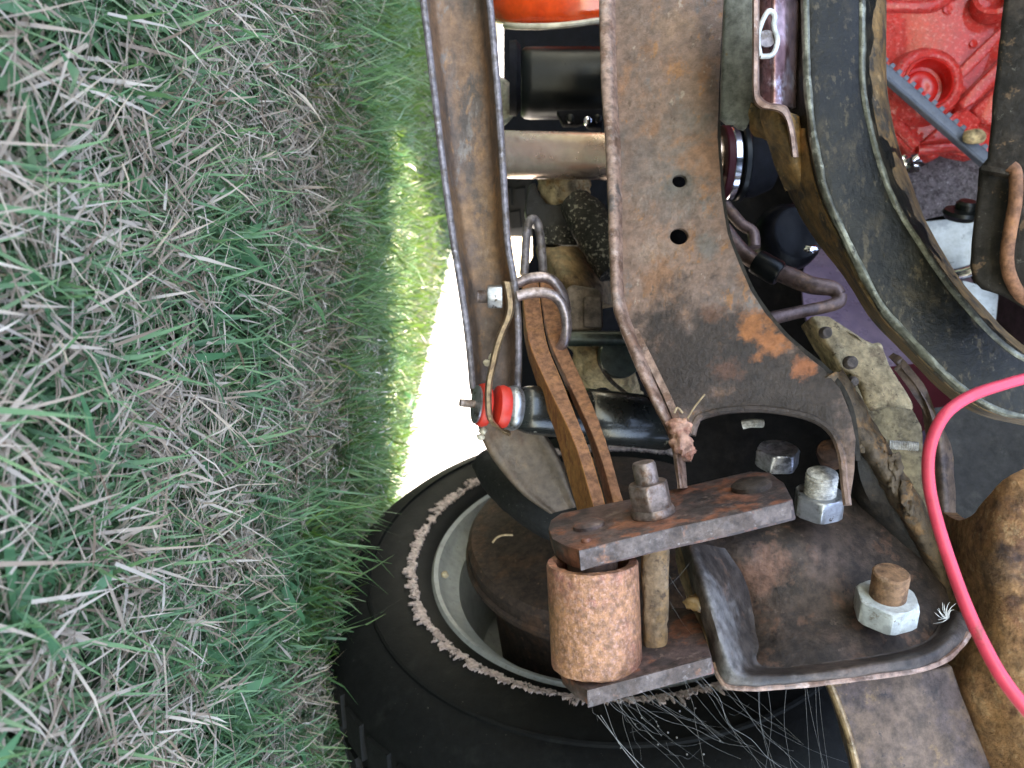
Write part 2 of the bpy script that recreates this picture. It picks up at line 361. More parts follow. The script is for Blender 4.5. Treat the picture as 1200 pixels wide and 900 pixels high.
M_shade_body = mat('dark_shade_body', (.045, .03, .05), [(10, .5, .7, (.06, .04, .06))], .45, 0, .1, 160, .0005)
M_gold = mat('golden_rust_casting', (.36, .18, .085), [(18, .42, .68, (.42, .225, .105)), (40, .5, .7, (.27, .125, .065)), (140, .53, .66, (.48, .29, .15)), (90, .6, .7, (.17, .09, .055))], .85, .05, 1, 260, .0018, low=.6,
    spots=[(_g(1225, 650, .5), .036, (.075, .048, .048), .92, 50), (_g(1165, 672, .5), .013, (.17, .10, .065), .7)])
M_low = mat('brown_hanger_plate', (.13, .085, .06), [(22, .45, .64, (.09, .062, .055)), (50, .55, .66, (.2, .125, .07)), (120, .6, .7, (.05, .038, .034))], .55, .3, .4, 240, .0008, low=.2)
M_dark_rub = mat('dull_black_rubber', (.003, .003, .004), [(40, .5, .7, (.006, .0055, .006))], .4, 0, .2, 160, .0006, spec=.12)
M_wire = mat('pink_red_wire', (.70, .055, .10), [(14, .46, .66, (.58, .05, .08)), (45, .58, .70, (.40, .05, .06)), (220, .62, .72, (.30, .08, .08))], .42, 0, .12, 200, .0004, speck=.1)
M_dkbr = mat('dark_box_steel', (.022, .018, .015), [(24, .5, .64, (.045, .034, .027)), (70, .58, .68, (.14, .085, .05)), (160, .6, .7, (.1, .09, .075))], .55, .05, .5, 200, .0009, low=.3, spec=.3)
M_link = mat('purple_brown_rod', (.17, .11, .1), [(40, .5, .65, (.22, .13, .09)), (90, .58, .7, (.08, .06, .06))], .42, .4, .4, 240, .0008)
M_cocoon = mat('dry_cocoon', (.50, .27, .19), [(70, .45, .62, (.36, .16, .11)), (160, .6, .7, (.6, .4, .3))], .7, 0, .7, 260, .0012)
M_straw = mat('dry_stem', (.4, .28, .16), [], .8, 0, .1)
M_splash = mat('dark_splash_panel', (.015, .014, .014), [(14, .46, .62, (.03, .028, .026)), (40, .54, .66, (.010, .0095, .009)), (24, .6, .7, (.07, .05, .036))], .8, 0, .5, 200, .001)  # near black panel with lighter and browner patches
M_web = mat('cobweb_silk', (.13, .125, .11), [], .6, 0, 0)
M_tuft = mat('white_fluff', (.8, .78, .72), [], .8, 0, 0)
M_rim = mat('grey_rim_paint', (.32, .33, .315), [(20, .5, .7, (.25, .26, .25)), (140, .62, .7, (.18, .165, .14))], .42, .1, .12, 200, .0005, speck=.12)
M_drum = mat('brown_brake_drum', (.05, .032, .025), [(24, .48, .64, (.085, .045, .028)), (90, .56, .68, (.045, .03, .025)), (140, .6, .7, (.17, .1, .065))], .8, .05, .5, 240, .0009)
M_tyre = mat('tyre_rubber', (.0045, .0048, .0045), [(40, .52, .7, (.0075, .008, .0072)), (260, .66, .72, (.06, .055, .045))], .65, 0, .3, 260, .0006, spec=.16, speck=.25)
M_band = mat('scuffed_white_rubber', (.46, .35, .31), [(160, .5, .62, (.55, .45, .4)), (150, .56, .64, (.05, .042, .038))], .9, 0, .9, 300, .0012)
M_hose = mat('dusty_black_hose', (.016, .016, .016), [(300, .64, .7, (.25, .24, .22))], .7, 0, .4, 300, .001)

# ---------------------------------------------------------------- setting: soil, driveway
def grid_sheet(name, x0, x1, y0, y1, n, m, z, mat_, amp=0):
    bm = bmesh.new(); vs = [[bm.verts.new((x0 + (x1 - x0) * i / n, y0 + (y1 - y0) * j / m, z)) for j in range(m + 1)] for i in range(n + 1)]
    for i in range(n):
        for j in range(m): bm.faces.new((vs[i][j], vs[i + 1][j], vs[i + 1][j + 1], vs[i][j + 1]))
    return obj(name, bm, mat_)
M_soil = mat('lawn_soil', (.045, .032, .022), [(6, .45, .6, (.03, .04, .015)), (40, .5, .65, (.075, .05, .033)), (.6, .45, .6, (.03, .05, .016))], .95, 0, 1, 60, .01)
M_conc = mat('pale_concrete', (.55, .54, .51), [(3, .45, .6, (.55, .53, .49)), (60, .55, .7, (.5, .48, .45))], .85, 0, .4, 60, .003)
g = grid_sheet('ground', -250, 250, -250, 250, 4, 4, 0, M_soil); g['kind'] = 'structure'
E0, ED = Vector((.19, 1.34, 0)), Vector((-.53, 1.02, 0)).normalized(); EN = Vector((ED.y, -ED.x, 0))   # lawn edge; EN points to the driveway
bm = bmesh.new()
q = [E0 - ED * .33, E0 + ED * 60, E0 + ED * 60 + EN * 40, E0 - ED * .33 + EN * 40]
prism([p + Vector((0, 0, .012)) for p in q], (0, 0, -.08), .003, bm=bm)
o = obj('driveway', bm, M_conc); o['kind'] = 'structure'

# ---------------------------------------------------------------- lawn
def grass_mat(name, cols, trans=.35):
    m = bpy.data.materials.new(name); m.use_nodes = True; t = m.node_tree; nd = t.nodes; lk = t.links; bs = nd['Principled BSDF']
    at = nd.new('ShaderNodeAttribute'); at.attribute_name = 'rnd'
    cr = nd.new('ShaderNodeValToRGB'); e = cr.color_ramp.elements
    while len(e) < len(cols): e.new(.5)
    for i, c in enumerate(cols): e[i].position = i / (len(cols) - 1); e[i].color = (*c, 1)
    lk.new(at.outputs['Fac'], cr.inputs[0]); lk.new(cr.outputs[0], bs.inputs['Base Color']); bs.inputs['Roughness'].default_value = .45
    tr = nd.new('ShaderNodeBsdfTranslucent'); lk.new(cr.outputs[0], tr.inputs[0])
    mx = nd.new('ShaderNodeMixShader'); mx.inputs[0].default_value = trans
    lk.new(bs.outputs[0], mx.inputs[1]); lk.new(tr.outputs[0], mx.inputs[2]); lk.new(mx.outputs[0], nd['Material Output'].inputs[0])
    return m
M_grass = grass_mat('green_blades', [(.06, .13, .055), (.09, .20, .085), (.13, .25, .105), (.22, .32, .15)], .4)
M_dry = grass_mat('dry_blades', [(.17, .11, .07), (.35, .265, .19), (.47, .385, .295), (.56, .48, .385)], .25)
M_weed = grass_mat('weed_leaves', [(.05, .15, .06), (.07, .2, .085), (.11, .25, .10)], .3)
M_far = grass_mat('sunlit_blades', [(.04, .085, .016), (.065, .135, .024), (.09, .165, .034), (.19, .19, .075)], .4)

def blades(name, mt, n, yr, ypow, hgt, wid, tilt, lift=(0, 0), keep=None, segs=3, droop=.5, tuft=1, spread=.008):
    m0 = max(1, n // tuft)
    y = yr[0] + (yr[1] - yr[0]) * RNG.random(m0) ** ypow
    x = (RNG.random(m0) * 2 - 1) * (.62 * y + .22)
    size0 = RNG.uniform(.7, 1.35, m0); az0 = RNG.random(m0) * 2 * np.pi; rn0 = RNG.random(m0)
    rep = lambda q: np.repeat(q, tuft)
    x, y, size0, az0, rn0 = rep(x) + RNG.normal(0, spread, m0 * tuft), rep(y) + RNG.normal(0, spread, m0 * tuft), rep(size0), rep(az0), rep(rn0)
    n = m0 * tuft
    ok = (((x - E0.x) * EN.x + (y - E0.y) * EN.y) < RNG.normal(0, .012, n)) | (((x - E0.x) * ED.x + (y - E0.y) * ED.y) < -.34)
    # bare and thick patches
    pn = np.array([noise.noise((a * 7, b * 7, 1.3)) + .5 * noise.noise((a * 23, b * 23, 5.1)) for a, b in zip(x, y)])
    if keep: ok &= keep(pn, RNG.random(n))
    x, y, size0, az0, rn0 = x[ok], y[ok], size0[ok], az0[ok], rn0[ok]; n = len(x)
    h = RNG.uniform(*hgt, n) * size0 * (1 + .25 * RNG.normal(size=n).clip(-1.5, 1.5)); wd = RNG.uniform(*wid, n)
    az = (az0 + RNG.normal(0, .9, n)) if tuft > 1 else RNG.random(n) * 2 * np.pi; tl = np.radians(RNG.uniform(*tilt, n))
    z0 = RNG.uniform(*lift, n)
    dx, dy = np.cos(az), np.sin(az)
    ta = RNG.normal(0, .5, n) + az + np.pi / 2; sx, sy = np.cos(ta), np.sin(ta)
    rows = []
    p = np.stack([x, y, z0], 1)
    for k in range(segs + 1):
        f = k / segs
        a = tl + droop * f * RNG.uniform(.3, 1.2, n)
        if k: p = p + np.stack([dx * np.sin(a), dy * np.sin(a), np.maximum(np.cos(a), -.1)], 1) * (h / segs)[:, None]
        wk = wd * (1 - f ** 2 * .9) * .5 * (.8 if k == 0 else 1)
        s = np.stack([sx, sy, .25 * RNG.normal(size=n)], 1) * wk[:, None]
        rows += [p - s, p + s]
    P = np.stack(rows, 1); P[:, :, 2] = np.maximum(P[:, :, 2], .0015)
    m = P.shape[1]; verts = P.reshape(-1, 3)
    base = np.arange(n)[:, None] * m
    quads = np.concatenate([base + np.array([[2 * k, 2 * k + 1, 2 * k + 3, 2 * k + 2]]) for k in range(segs)], 1).reshape(-1)
    me = bpy.data.meshes.new(name); nf = len(quads) // 4
    me.vertices.add(len(verts)); me.vertices.foreach_set('co', verts.ravel())
    me.loops.add(len(quads)); me.loops.foreach_set('vertex_index', quads)
    me.polygons.add(nf); me.polygons.foreach_set('loop_start', np.arange(nf) * 4); me.polygons.foreach_set('loop_total', np.full(nf, 4))
    at = me.attributes.new('rnd', 'FLOAT', 'POINT'); at.data.foreach_set('value', np.repeat((.6 * rn0 + .4 * RNG.random(n)) if tuft > 1 else RNG.random(n), m).astype(np.float32))
    me.update(); me.validate(); me.materials.append(mt)
    o = bpy.data.objects.new(name, me); C.objects.link(o); o['kind'] = 'stuff'
    return o
kg = lambda pn, r: r < .78 + pn * .9
kd = lambda pn, r: r < .68 - pn * 1.1
o = blades('lawn_grass', M_grass, 125000, (.12, 1.5), .75, (.018, .042), (.0014, .0036), (10, 80), keep=kg, tuft=14)
tag(o, 'short green lawn grass growing under the front of the vehicle', 'grass')
o = blades('far_lawn_grass', M_far, 80000, (1.0, 7.), .8, (.025, .05), (.003, .006), (5, 60), keep=None, segs=2, tuft=8, spread=.02)
tag(o, 'bright sunlit green grass at the lawn edge beyond the shade', 'grass')
o = blades('shaded_lawn_grass', M_far, 50000, (.72, 1.7), .9, (.02, .045), (.0018, .0034), (10, 75), keep=lambda pn, r: r < .75 + pn, tuft=12, spread=.012)
tag(o, 'darker yellow green grass in the shade before the sunlit strip', 'grass')
o = blades('dry_grass', M_dry, 40000, (.12, 1.02), .75, (.014, .038), (.0010, .0024), (30, 100), (0, .022), keep=kd, tuft=9, spread=.009)
tag(o, 'pale dry clippings and straw lying among the green grass', 'dry grass')
o = blades('loose_straw', M_dry, 9000, (.12, 1.1), .7, (.02, .055), (.0012, .0026), (70, 100), (.004, .03), keep=kd, droop=.2)
tag(o, 'single loose straw stems lying on top of the lawn', 'dry grass')
o = blades('tall_grass_tufts', M_grass, 9000, (.75, 1.1), 1, (.04, .075), (.0018, .0036), (0, 45), keep=lambda pn, r: r < .3 + pn * 1.6, tuft=12)
tag(o, 'taller green grass tufts growing up against the black tyre', 'grass')
o = blades('weed_leaf', M_weed, 2600, (.12, 1.5), .7, (.025, .05), (.005, .009), (35, 88), (0, .02), keep=kg, droop=.8, tuft=3)
tag(o, 'broad flat green weed leaves lying in the short grass', 'weeds')

# ---------------------------------------------------------------- wheel
WC = Vector((.2102, .9026, .1154 + H)); WA = Vector((.9107, .4038, .0866)).normalized()     # centre of the inner rim edge, axle pointing outboard
R_T = .338
def build_wheel():
    t = thing('wheel', 'black off road tyre on a grey steel rim behind the rusty shackle', 'wheel', WC - Vector((0, 0, R_T)))
    pr = [(.206, .012), (.208, -.012), (.216, -.020), (.235, -.026), (.262, -.028), (.285, -.024), (.303, -.018), (.318, -.006), (.328, .010), (.331, .03), (.332, .11), (.331, .19), (.316, .22), (.29, .245), (.24, .245), (.206, .225), (.206, .012)]
    ty = obj('tyre', lathe(pr, WC, WA, 128), M_tyre, t, 40)
    ax, a, b = frame_of(WA)
    nl = 44; first = None
    for row, (h0, h1, off) in enumerate(((.010, .062, 0), (.072, .135, .5), (.145, .208, 0))):
        for i in range(nl):
            c = (i + off) * 2 * math.pi / nl; da = .40 * 2 * math.pi / nl
            if first is None or row != last:
                bm = bmesh.new(); last = row
                def P(ang, r, h): return WC + ax * h + (a * math.cos(ang) + b * math.sin(ang)) * r
                r0, r1 = .318 if row == 0 else .322, .338
                lo = [P(c - da, r0, h0), P(c + da, r0, h0 + .004), P(c + da, r0, h1), P(c - da, r0, h1 - .004)]
                rr = .333 if row == 0 else r1
                hi = [P(c - da * .9, rr, h0 + .003), P(c + da * .9, rr, h0 + .007), P(c + da * .9, r1, h1 - .002), P(c - da * .9, r1, h1 - .006)]
                vl = [bm.verts.new(p) for p in lo]; vh = [bm.verts.new(p) for p in hi]
                bm.faces.new(vh); bm.faces.new(vl[::-1])
                for k in range(4): bm.faces.new((vl[k], vl[(k + 1) % 4], vh[(k + 1) % 4], vh[k]))
                first = obj('tread_block', bm, M_tyre, ty, 0); c0 = c
            else:
                o = first.copy(); C.objects.link(o); o.parent = ty
                o.matrix_parent_inverse = first.matrix_parent_inverse
                Rm = Matrix.Rotation(c - c0, 4, WA)
                o.matrix_basis = Matrix.Translation(WC) @ Rm @ Matrix.Translation(-WC)
    # scuffed white ring on the sidewall, ragged outline
    rs_ = [random.random() ** 2.2 for _ in range(400)]; bm = bmesh.new(); n = 1500; ri = []; pro = lambda r: -.0285 - .0012 + max(0, (.235 - r)) * .35
    for i in range(n):
        th = 2 * math.pi * i / n
        k1 = noise.noise((math.cos(th) * 70, math.sin(th) * 70, 2)); k2 = noise.noise((math.cos(th) * 12, math.sin(th) * 12, 7)); k3 = random.random()
        k3 = .5 * k3 + .5 * rs_[i // 2 % 397]; r0 = .2275 + .003 * k2 - .004 * k3; k4 = noise.noise((math.cos(th) * 190, math.sin(th) * 190, 4)); r1 = .2328 + .004 * k1 + .004 * k2 + .004 * k4 + .011 * rs_[int(i * .33 + 3 * k1) % 400] * (.3 + .7 * max(0, min(1, .6 + 1.6 * k2)))
        d = a * math.cos(th) + b * math.sin(th)
        if noise.noise((math.cos(th) * 26, math.sin(th) * 26, 11)) < -.33: r0, r1 = .2275, .2288 + .0015 * k3
        ri.append([bm.verts.new(WC + ax * (pro(r) + .0009) + d * r) for r in (r0, (r0 + r1) / 2, r1)] + [bm.verts.new(WC + ax * (pro(r) + .004) + d * r) for r in (r1, r0)])
    for i in range(n):
        p, q = ri[i], ri[(i + 1) % n]
        for k in range(5): bm.faces.new((p[k], p[(k + 1) % 5], q[(k + 1) % 5], q[k]))
    obj('white_ring', bm, M_band, t, 20, label='ragged scuffed white ring on the tyre sidewall')
    # mould ribs
    obj('sidewall_rib', lathe([(.276, -.024), (.2775, -.0285), (.280, -.0275), (.281, -.023)], WC, WA, 128), M_tyre, ty)
    rim = obj('rim', lathe([(.2045, .02), (.209, -.004), (.2095, -.012), (.206, -.0165), (.201, -.014), (.197, -.004), (.192, .004), (.180, .012), (.178, .03), (.174, .05), (.168, .075), (.166, .13), (.150, .14), (.10, .15), (.0, .15), (0, .157), (.16, .15), (.175, .13), (.2, .06), (.2045, .02)], WC, WA, 128), M_rim, t, 40)
    obj('wheel_weight', blob(WC + ax * -.016 + (W(510, 690, .8) - WC).normalized() * .2075, .004, .004, .004, .2, sub=2), M_clod, rim)
    dr = obj('brake_drum', lathe([(0, .12), (.138, .12), (.142, .02), (.146, -.012), (.160, -.016), (.163, -.026), (.163, -.046), (.158, -.053), (.128, -.057), (.12, -.059), (.07, -.066), (.03, -.076), (0, -.076)], WC, WA, 96), M_drum, t, 35)
    obj('drum_rib', lathe([(.1635, -.024), (.167, -.026), (.167, -.031), (.1635, -.033)], WC, WA, 96), M_drum, dr)
    return t
wheel = build_wheel()
def copy_tree(o, parent=None):
    c = o.copy(); C.objects.link(c); c.parent = parent
    if parent: c.matrix_parent_inverse = o.matrix_parent_inverse
    for ch in list(o.children): copy_tree(ch, c)
    return c

rw = copy_tree(wheel); rw.location = (-.83, 2.7, 0); rw['label'] = 'far sunlit tyre glimpsed through the gap under the silver pipe'

# dusty hose crossing in front of the wheel, pale curl on the drum
o = obj('brake_hose', tube([(568, 538, .87), (588, 560, .85), (618, 585, .81), (650, 606, .79), (690, 622, .78)], [.017, .023, .025, .024, .02], 24), M_hose, amp=.0012, nscale=120)
tag(o, 'thick black dusty rubber hose crossing in front of the drum', 'hose')
o = obj('straw_curl', tube([(577, 636, .80), (582, 630, .80), (590, 627, .80), (601, 627, .80)], .0012, 8), M_straw)
tag(o, 'small pale curl of straw lying on the brown brake drum', 'straw')

# ---------------------------------------------------------------- channel bar with spring plate
t = thing('channel_bar', 'long brown weathered steel channel with raised lips next to the bright lawn', 'steel channel', W(560, 380, .68))
dd = .665
rows = []
for v, l, r in ((-60, 486, 569), (0, 493, 577), (100, 505, 586), (200, 517, 593), (280, 528, 598), (330, 536, 606), (370, 542, 610), (410, 547, 611), (455, 551, 610)):
    k = min(1, max(0, (455 - v) / 130)); lip = .020 * (.25 + .75 * k)
    d0 = dd + .012 * (1 - k)
    rows.append([(l, v, d0 + .012), (l - .5, v, d0 - .004), (l + 7, v, d0 - .006), (l + 13, v, d0 + lip * .7), (l + 20, v, d0 + lip), (r - 20, v, d0 + lip), (r - 13, v, d0 + lip * .6), (r - 7, v, d0 - .006), (r, v, d0 - .003), (r + 1, v, d0 + .02)])
low_ = [((556, 476), (609, 466), .683), ((561, 503), (622, 486), .688), ((570, 526), (638, 508), .692), ((587, 551), (654, 534), .697), ((613, 580), (666, 565), .703), ((644, 602), (676, 594), .71)]
for a_, b_, d in low_:
    P_ = lambda f_, dd_: (a_[0] + (b_[0] - a_[0]) * f_, a_[1] + (b_[1] - a_[1]) * f_, d + dd_)
    rows.append([P_(0, .012), P_(0, -.001), P_(.1, -.003), P_(.22, .0), P_(.35, .001), P_(.65, .002), P_(.78, .001), P_(.9, -.002), P_(1, -.001), P_(1.01, .015)])
obj('channel', sheet(rows, .004, 8, 2), M_chan, t, 40)
for s in (2, -4):   # worn bright lip edges
    obj('lip_edge', sheet([[(r_[s][0] + (-6 if s == 2 else -1), r_[s][1], r_[s][2] - .0005), (r_[s][0] + (0 if s == 2 else 5), r_[s][1], r_[s][2] - .002)] for r_ in [[(p[0], p[1], p[2]) for p in q] for q in [[x for x in rr] for rr in rows]]], .003, 8, 0) if False else tube([(q[1][0] + 3.5 if s == 2 else q[7][0] + 3.5, q[0][1], q[1][2] - .001) for q in rows[:9]], .0030, 10, 4), M_lip, t)
pl = plane((550, 430, .678), (620, 590, .70), (610, 430, .678))
out = [(550, 425), (554, 460), (559, 490), (567, 520), (580, 544), (600, 568), (622, 588), (645, 600), (668, 604), (676, 596), (664, 566), (648, 535), (630, 512), (614, 498), (606, 470), (604, 425)]

# bent strap (edge of the shock mount)
def ribbon(path, half_px, depth):
    L_ = len(path); hp_ = lambda i: half_px * (1.35 - .6 * i / L_)
    return sheet([[(u - hp_(i), v, d + depth), (u - hp_(i), v, d), (u + hp_(i), v, d), (u + hp_(i), v, d + depth)] for i, (u, v, d) in enumerate(path)], .003, 6, 1)
obj('strap', ribbon([(594, 330, .652), (597, 345, .65), (598, 360, .65), (595, 374, .65), (588, 390, .645), (582, 408, .635), (577, 430, .622), (573, 450, .614), (572.5, 475, .614), (575, 492, .618), (586, 503, .64), (596, 508, .66)], 4.2, .03), M_strap, t, 40, label='bent bright strap edge curving round the red bushings')
nut = obj('nut', hexnut(px(14.5, .645), px(17, .645), .003, W(588.5, 347.5, .648), -U, .3, .05), M_zinc, t, 30, label='shiny zinc nut on the channel')
obj('stud', thread(px(8, .648), px(12, .648), W(572, 347.5, .648), -U), M_bolt, nut)
for u, v in ((571, 425), (577, 418), (566, 505), (563, 512)):
    obj('mud_speck', blob(W(u, v, .664), .003, .002, .0035, .4, 2, u, 2), M_cream, t)

# ---------------------------------------------------------------- u bolts
for i, (lab, path, r, mt) in enumerate((
    ('front purple grey u-bolt hooked over the two leaves', [(606, 347, .655), (625, 343, .655), (643, 344, .655), (655, 352, .655), (662, 366, .655), (664, 384, .655), (661, 400, .66), (653, 413, .67)], .0046, M_rod),
    ('rear purple grey u-bolt just behind the front one', [(606, 332, .685), (622, 326, .685), (638, 325, .685), (650, 331, .685), (659, 345, .69), (664, 365, .70)], .0048, M_rod),
    ('upper grey u-bolt loop standing beside the tarry bracket', [(614, 322, .75), (616, 295, .755), (618, 268, .76), (623, 257, .765), (630, 262, .77), (634, 285, .77), (637, 325, .77)], .0044, M_lip))):
    o = obj('u_bolt', tube(path, r, 14, 8), mt); tag(o, lab, 'u-bolt', 'u bolts clamping the leaf spring')

# ---------------------------------------------------------------- leaf spring
t = thing('leaf_spring', 'two rusty orange spring leaves curving down to the shackle plate', 'leaf spring', W(660, 500, .6))
def leaf(rows_, name='leaf'):
    R = []
    for v, fb, nb, ntp, d, wd in rows_:
        R.append([(fb, v, d + wd), (nb, v, d), (ntp, v, d - .0005), (ntp + (fb - nb) * .8, v, d + wd)])
    return R
def box_sweep(R, n=6, bev=.0006):
    bm = bmesh.new(); Q = [[W(*p) for p in r] for r in R]; cols = [catmull(c, n) for c in zip(*Q)]
    vs = [[bm.verts.new(p) for p in c] for c in cols]; m = len(vs[0])
    for k in range(4):
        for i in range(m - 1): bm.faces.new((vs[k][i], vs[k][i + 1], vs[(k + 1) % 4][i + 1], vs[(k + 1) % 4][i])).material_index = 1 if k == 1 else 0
    bm.faces.new([vs[k][0] for k in range(4)]); bm.faces.new([vs[k][-1] for k in range(4)][::-1])
    bmesh.ops.recalc_face_normals(bm, faces=bm.faces[:])
    es = [e for e in bm.edges if len(e.link_faces) == 2 and e.calc_face_angle(0) > 1.0]
    bmesh.ops.bevel(bm, geom=es, offset=bev, segments=1, affect='EDGES', clamp_overlap=True, material=0)
    return bm
L1 = [(330, 611, 612, 631, .73, .03), (352, 612, 613.5, 633, .715, .03), (400, 615, 620, 640.5, .67, .035), (450, 629, 640.5, 660, .63, .037), (500, 648, 665, 680, .585, .04), (540, 660, 680, 695, .565, .04), (608, 679, 699, 714, .54, .04)]
L2 = [(330, 632, 633, 652, .73, .03), (352, 634, 634.5, 655, .715, .03), (400, 642, 644, 662, .67, .035), (450, 662, 667, 684, .63, .037), (500, 684, 690, 704, .585, .04), (540, 697, 705, 717, .565, .04), (608, 716, 724, 736, .54, .04)]
lf_ = obj('leaf', box_sweep(leaf(L1)), M_leaf, t, 30, amp=.0004, nscale=150, label='orange lower spring leaf with browner near edge')
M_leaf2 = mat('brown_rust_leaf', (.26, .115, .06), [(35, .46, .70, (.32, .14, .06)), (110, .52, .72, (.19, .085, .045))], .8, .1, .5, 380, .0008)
lf_.data.materials.append(M_leaf2)     # browner material on the near edge faces
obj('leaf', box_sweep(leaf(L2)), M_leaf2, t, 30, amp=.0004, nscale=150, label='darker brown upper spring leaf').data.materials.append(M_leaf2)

# ---------------------------------------------------------------- shock absorber
t = thing('shock_absorber', 'black tube shock absorber with red bushings behind the spring leaves', 'shock absorber', W(560, 476, .70))
a0, a1 = W(570, 475, .645), W(785, 497, .70); ax = (a1 - a0).normalized(); s = a0
def A(u): return a0 + ax * ((u - 570) * .66 / F)
ppx = .655 / F * 1.14
obj('stud', thread(4.2 * ppx, 17 * ppx, A(558), -ax), M_bolt, t)
obj('washer', lathe([(0, 0), (16 * ppx, 0), (19.5 * ppx, 1 * ppx), (19 * ppx, 3 * ppx), (0, 3 * ppx)], A(556), ax), M_zinc, t)
bp = lambda w_: [(0, 0), (18 * ppx, 0), (21 * ppx, 1.5 * ppx), (22.5 * ppx, w_ * .5 * ppx), (21 * ppx, (w_ - 1.5) * ppx), (18 * ppx, w_ * ppx), (0, w_ * ppx)]
obj('bushing', lathe(bp(12), A(559), ax), M_red, t, 40, label='outer red bushing')
obj('bushing', lathe(bp(14), A(580), ax), M_red, t, 40, label='inner red bushing')
obj('cup_washer', lathe([(0, 0), (19 * ppx, 0), (22 * ppx, 3 * ppx), (23.5 * ppx, 9 * ppx), (22.5 * ppx, 12 * ppx), (19 * ppx, 17 * ppx), (0, 18 * ppx)], A(592), ax), M_zinc, t)
obj('body', lathe([(0, 0), (17 * ppx, 0), (22 * ppx, 4 * ppx), (24.5 * ppx, 12 * ppx), (25.5 * ppx, 22 * ppx), (26 * ppx, 86 * ppx), (0, 86 * ppx)], A(606), ax, 48), M_shock, t, 50)
obj('dust_tube', lathe([(0, 0), (27 * ppx, 0), (29 * ppx, 2 * ppx), (29.5 * ppx, 100 * ppx), (28 * ppx, 103 * ppx), (0, 103 * ppx)], A(690), ax, 48), M_shock, t, 50)

# ---------------------------------------------------------------- front axle bits above the spring
t = thing('axle_housing', 'tan dusty axle casting wedged behind the u-bolts', 'axle', W(660, 330, .85))
bm = sheet([[(628, 288, .84), (640, 290, .80), (668, 288, .80), (700, 290, .84)], [(630, 305, .83), (645, 303, .78), (678, 306, .79), (715, 312, .84)], [(640, 328, .82), (655, 325, .77), (690, 330, .78), (720, 338, .84)], [(655, 348, .82), (668, 345, .78), (700, 352, .79), (722, 360, .84)]], .02, 6, 2)
obj('casting', bm, M_axle, t, 50, amp=.002, nscale=40)
bm = prism(onp(plane((664, 335, .735), (706, 338, .735), (664, 388, .73)), [(664, 337), (672, 333), (700, 338), (706, 343), (707, 386), (664, 388)]), (0, .05, 0), .003, seg=3)
obj('bump_pad', bm, M_pad, t, 40)
obj('pad_block', prism(onp(plane((683, 346, .728), (706, 346, .728), (684, 384, .726)), [(684, 347), (704, 348), (706, 384), (684, 383)]), (0, .02, 0), .002), M_pad, t, 40)
obj('cross_tube', lathe([(0, 0), (px(9, .72), 0), (px(9, .72), .065), (0, .065)], W(664, 397, .725), U, 24), M_teal, t, 50)
bm = sheet([[(668, 400, .78), (685, 402, .76), (708, 405, .77), (735, 412, .80)], [(672, 425, .78), (690, 428, .75), (715, 432, .76), (745, 440, .80)], [(680, 452, .80), (700, 455, .77), (725, 460, .78), (758, 468, .82)]], .01, 8, 2)
obj('crusted_knuckle', bm, M_tan, t, 50, amp=.006, nscale=55)
obj('brake_line', tube([(706, 402, .74), (704, 425, .74), (715, 445, .735), (735, 462, .72)], .002, 8), M_lip, t)
obj('knuckle_cap', lathe([(0, 0), (px(24, .74), 0), (px(25, .74), .004), (px(25, .74), .05), (0, .05)], W(728, 418, .73), (0, 1, 0), 32), M_teal, t, 40)

t = thing('tarry_bracket', 'black tarry bracket crusted with pale clay below the silver pipe', 'bracket', W(650, 260, .86))
bm = prism(onp(plane((616, 225, .83), (690, 225, .83), (640, 285, .83)), [(620, 217), (627, 214), (630, 226), (640, 238), (655, 240), (668, 236), (684, 232), (696, 236), (700, 262), (690, 284), (640, 290), (634, 265), (618, 256), (615, 243)]), (0, .04, 0), .003, rough=.003, step=.006)
obj('tar_mass', bm, M_tar, t, 40, amp=.001, nscale=80)
bm = sheet([[(636, 266, .826), (650, 264, .818), (672, 266, .82), (690, 268, .826)], [(636, 285, .826), (652, 286, .816), (672, 287, .818), (693, 288, .826)]], .006, 10, 2); obj('grease_band', bm, M_speck, t, 50, amp=.002, nscale=90)
bm = sheet([[(628, 202, .86), (640, 203, .84), (660, 203, .84), (690, 206, .87)], [(630, 222, .86), (642, 222, .835), (662, 224, .84), (690, 224, .87)], [(636, 240, .86), (645, 242, .84), (662, 242, .84), (684, 240, .87)]], .01, 10, 2); obj('clay_crust', bm, M_clod, t, 50, amp=.006, nscale=60)
o = obj('rubber_boot', tube([(672, 236, .80), (688, 255, .79), (704, 285, .78), (722, 318, .77)], [.016, .021, .021, .018], 24, 8), M_speck, None, 50, amp=.0015, nscale=120)
tag(o, 'speckled black rubber boot slanting behind the rail edge', 'rubber boot')

# ---------------------------------------------------------------- upper gap: pan, filter, pipe, pulley
t = thing('engine_pan', 'glossy orange red pan with cream lower rim at top of photo', 'engine pan', W(640, 0, .9))
bm = sheet([[(560, -60, 1.0), (572, -55, .92), (640, -50, .87), (720, -50, .87), (800, -50, .87)], [(562, 0, 1.0), (574, 0, .92), (640, 0, .865), (720, 0, .865), (800, 0, .865)], [(568, 16, 1.0), (581, 18, .92), (640, 22, .87), (720, 18, .87), (800, 16, .87)], [(576, 24, 1.0), (590, 28, .925), (640, 30, .885), (720, 26, .885), (800, 24, .885)], [(580, 26, 1.05), (592, 30, .98), (640, 32, .95), (720, 28, .95), (800, 26, .95)]], .004, 8, 2)
obj('pan_shell', bm, M_orange, t, 60)
obj('rim_edge', tube([(592, 30, .915), (606, 31, .885), (640, 31, .872), (675, 28, .872), (705, 24, .872), (760, 21, .872)], .0035, 10, 6), M_cream, t)
t = thing('filter_can', 'glossy black cylinder can hanging between the two steel rails', 'filter can', W(612, 98, .9))
rf = px(40, .9)
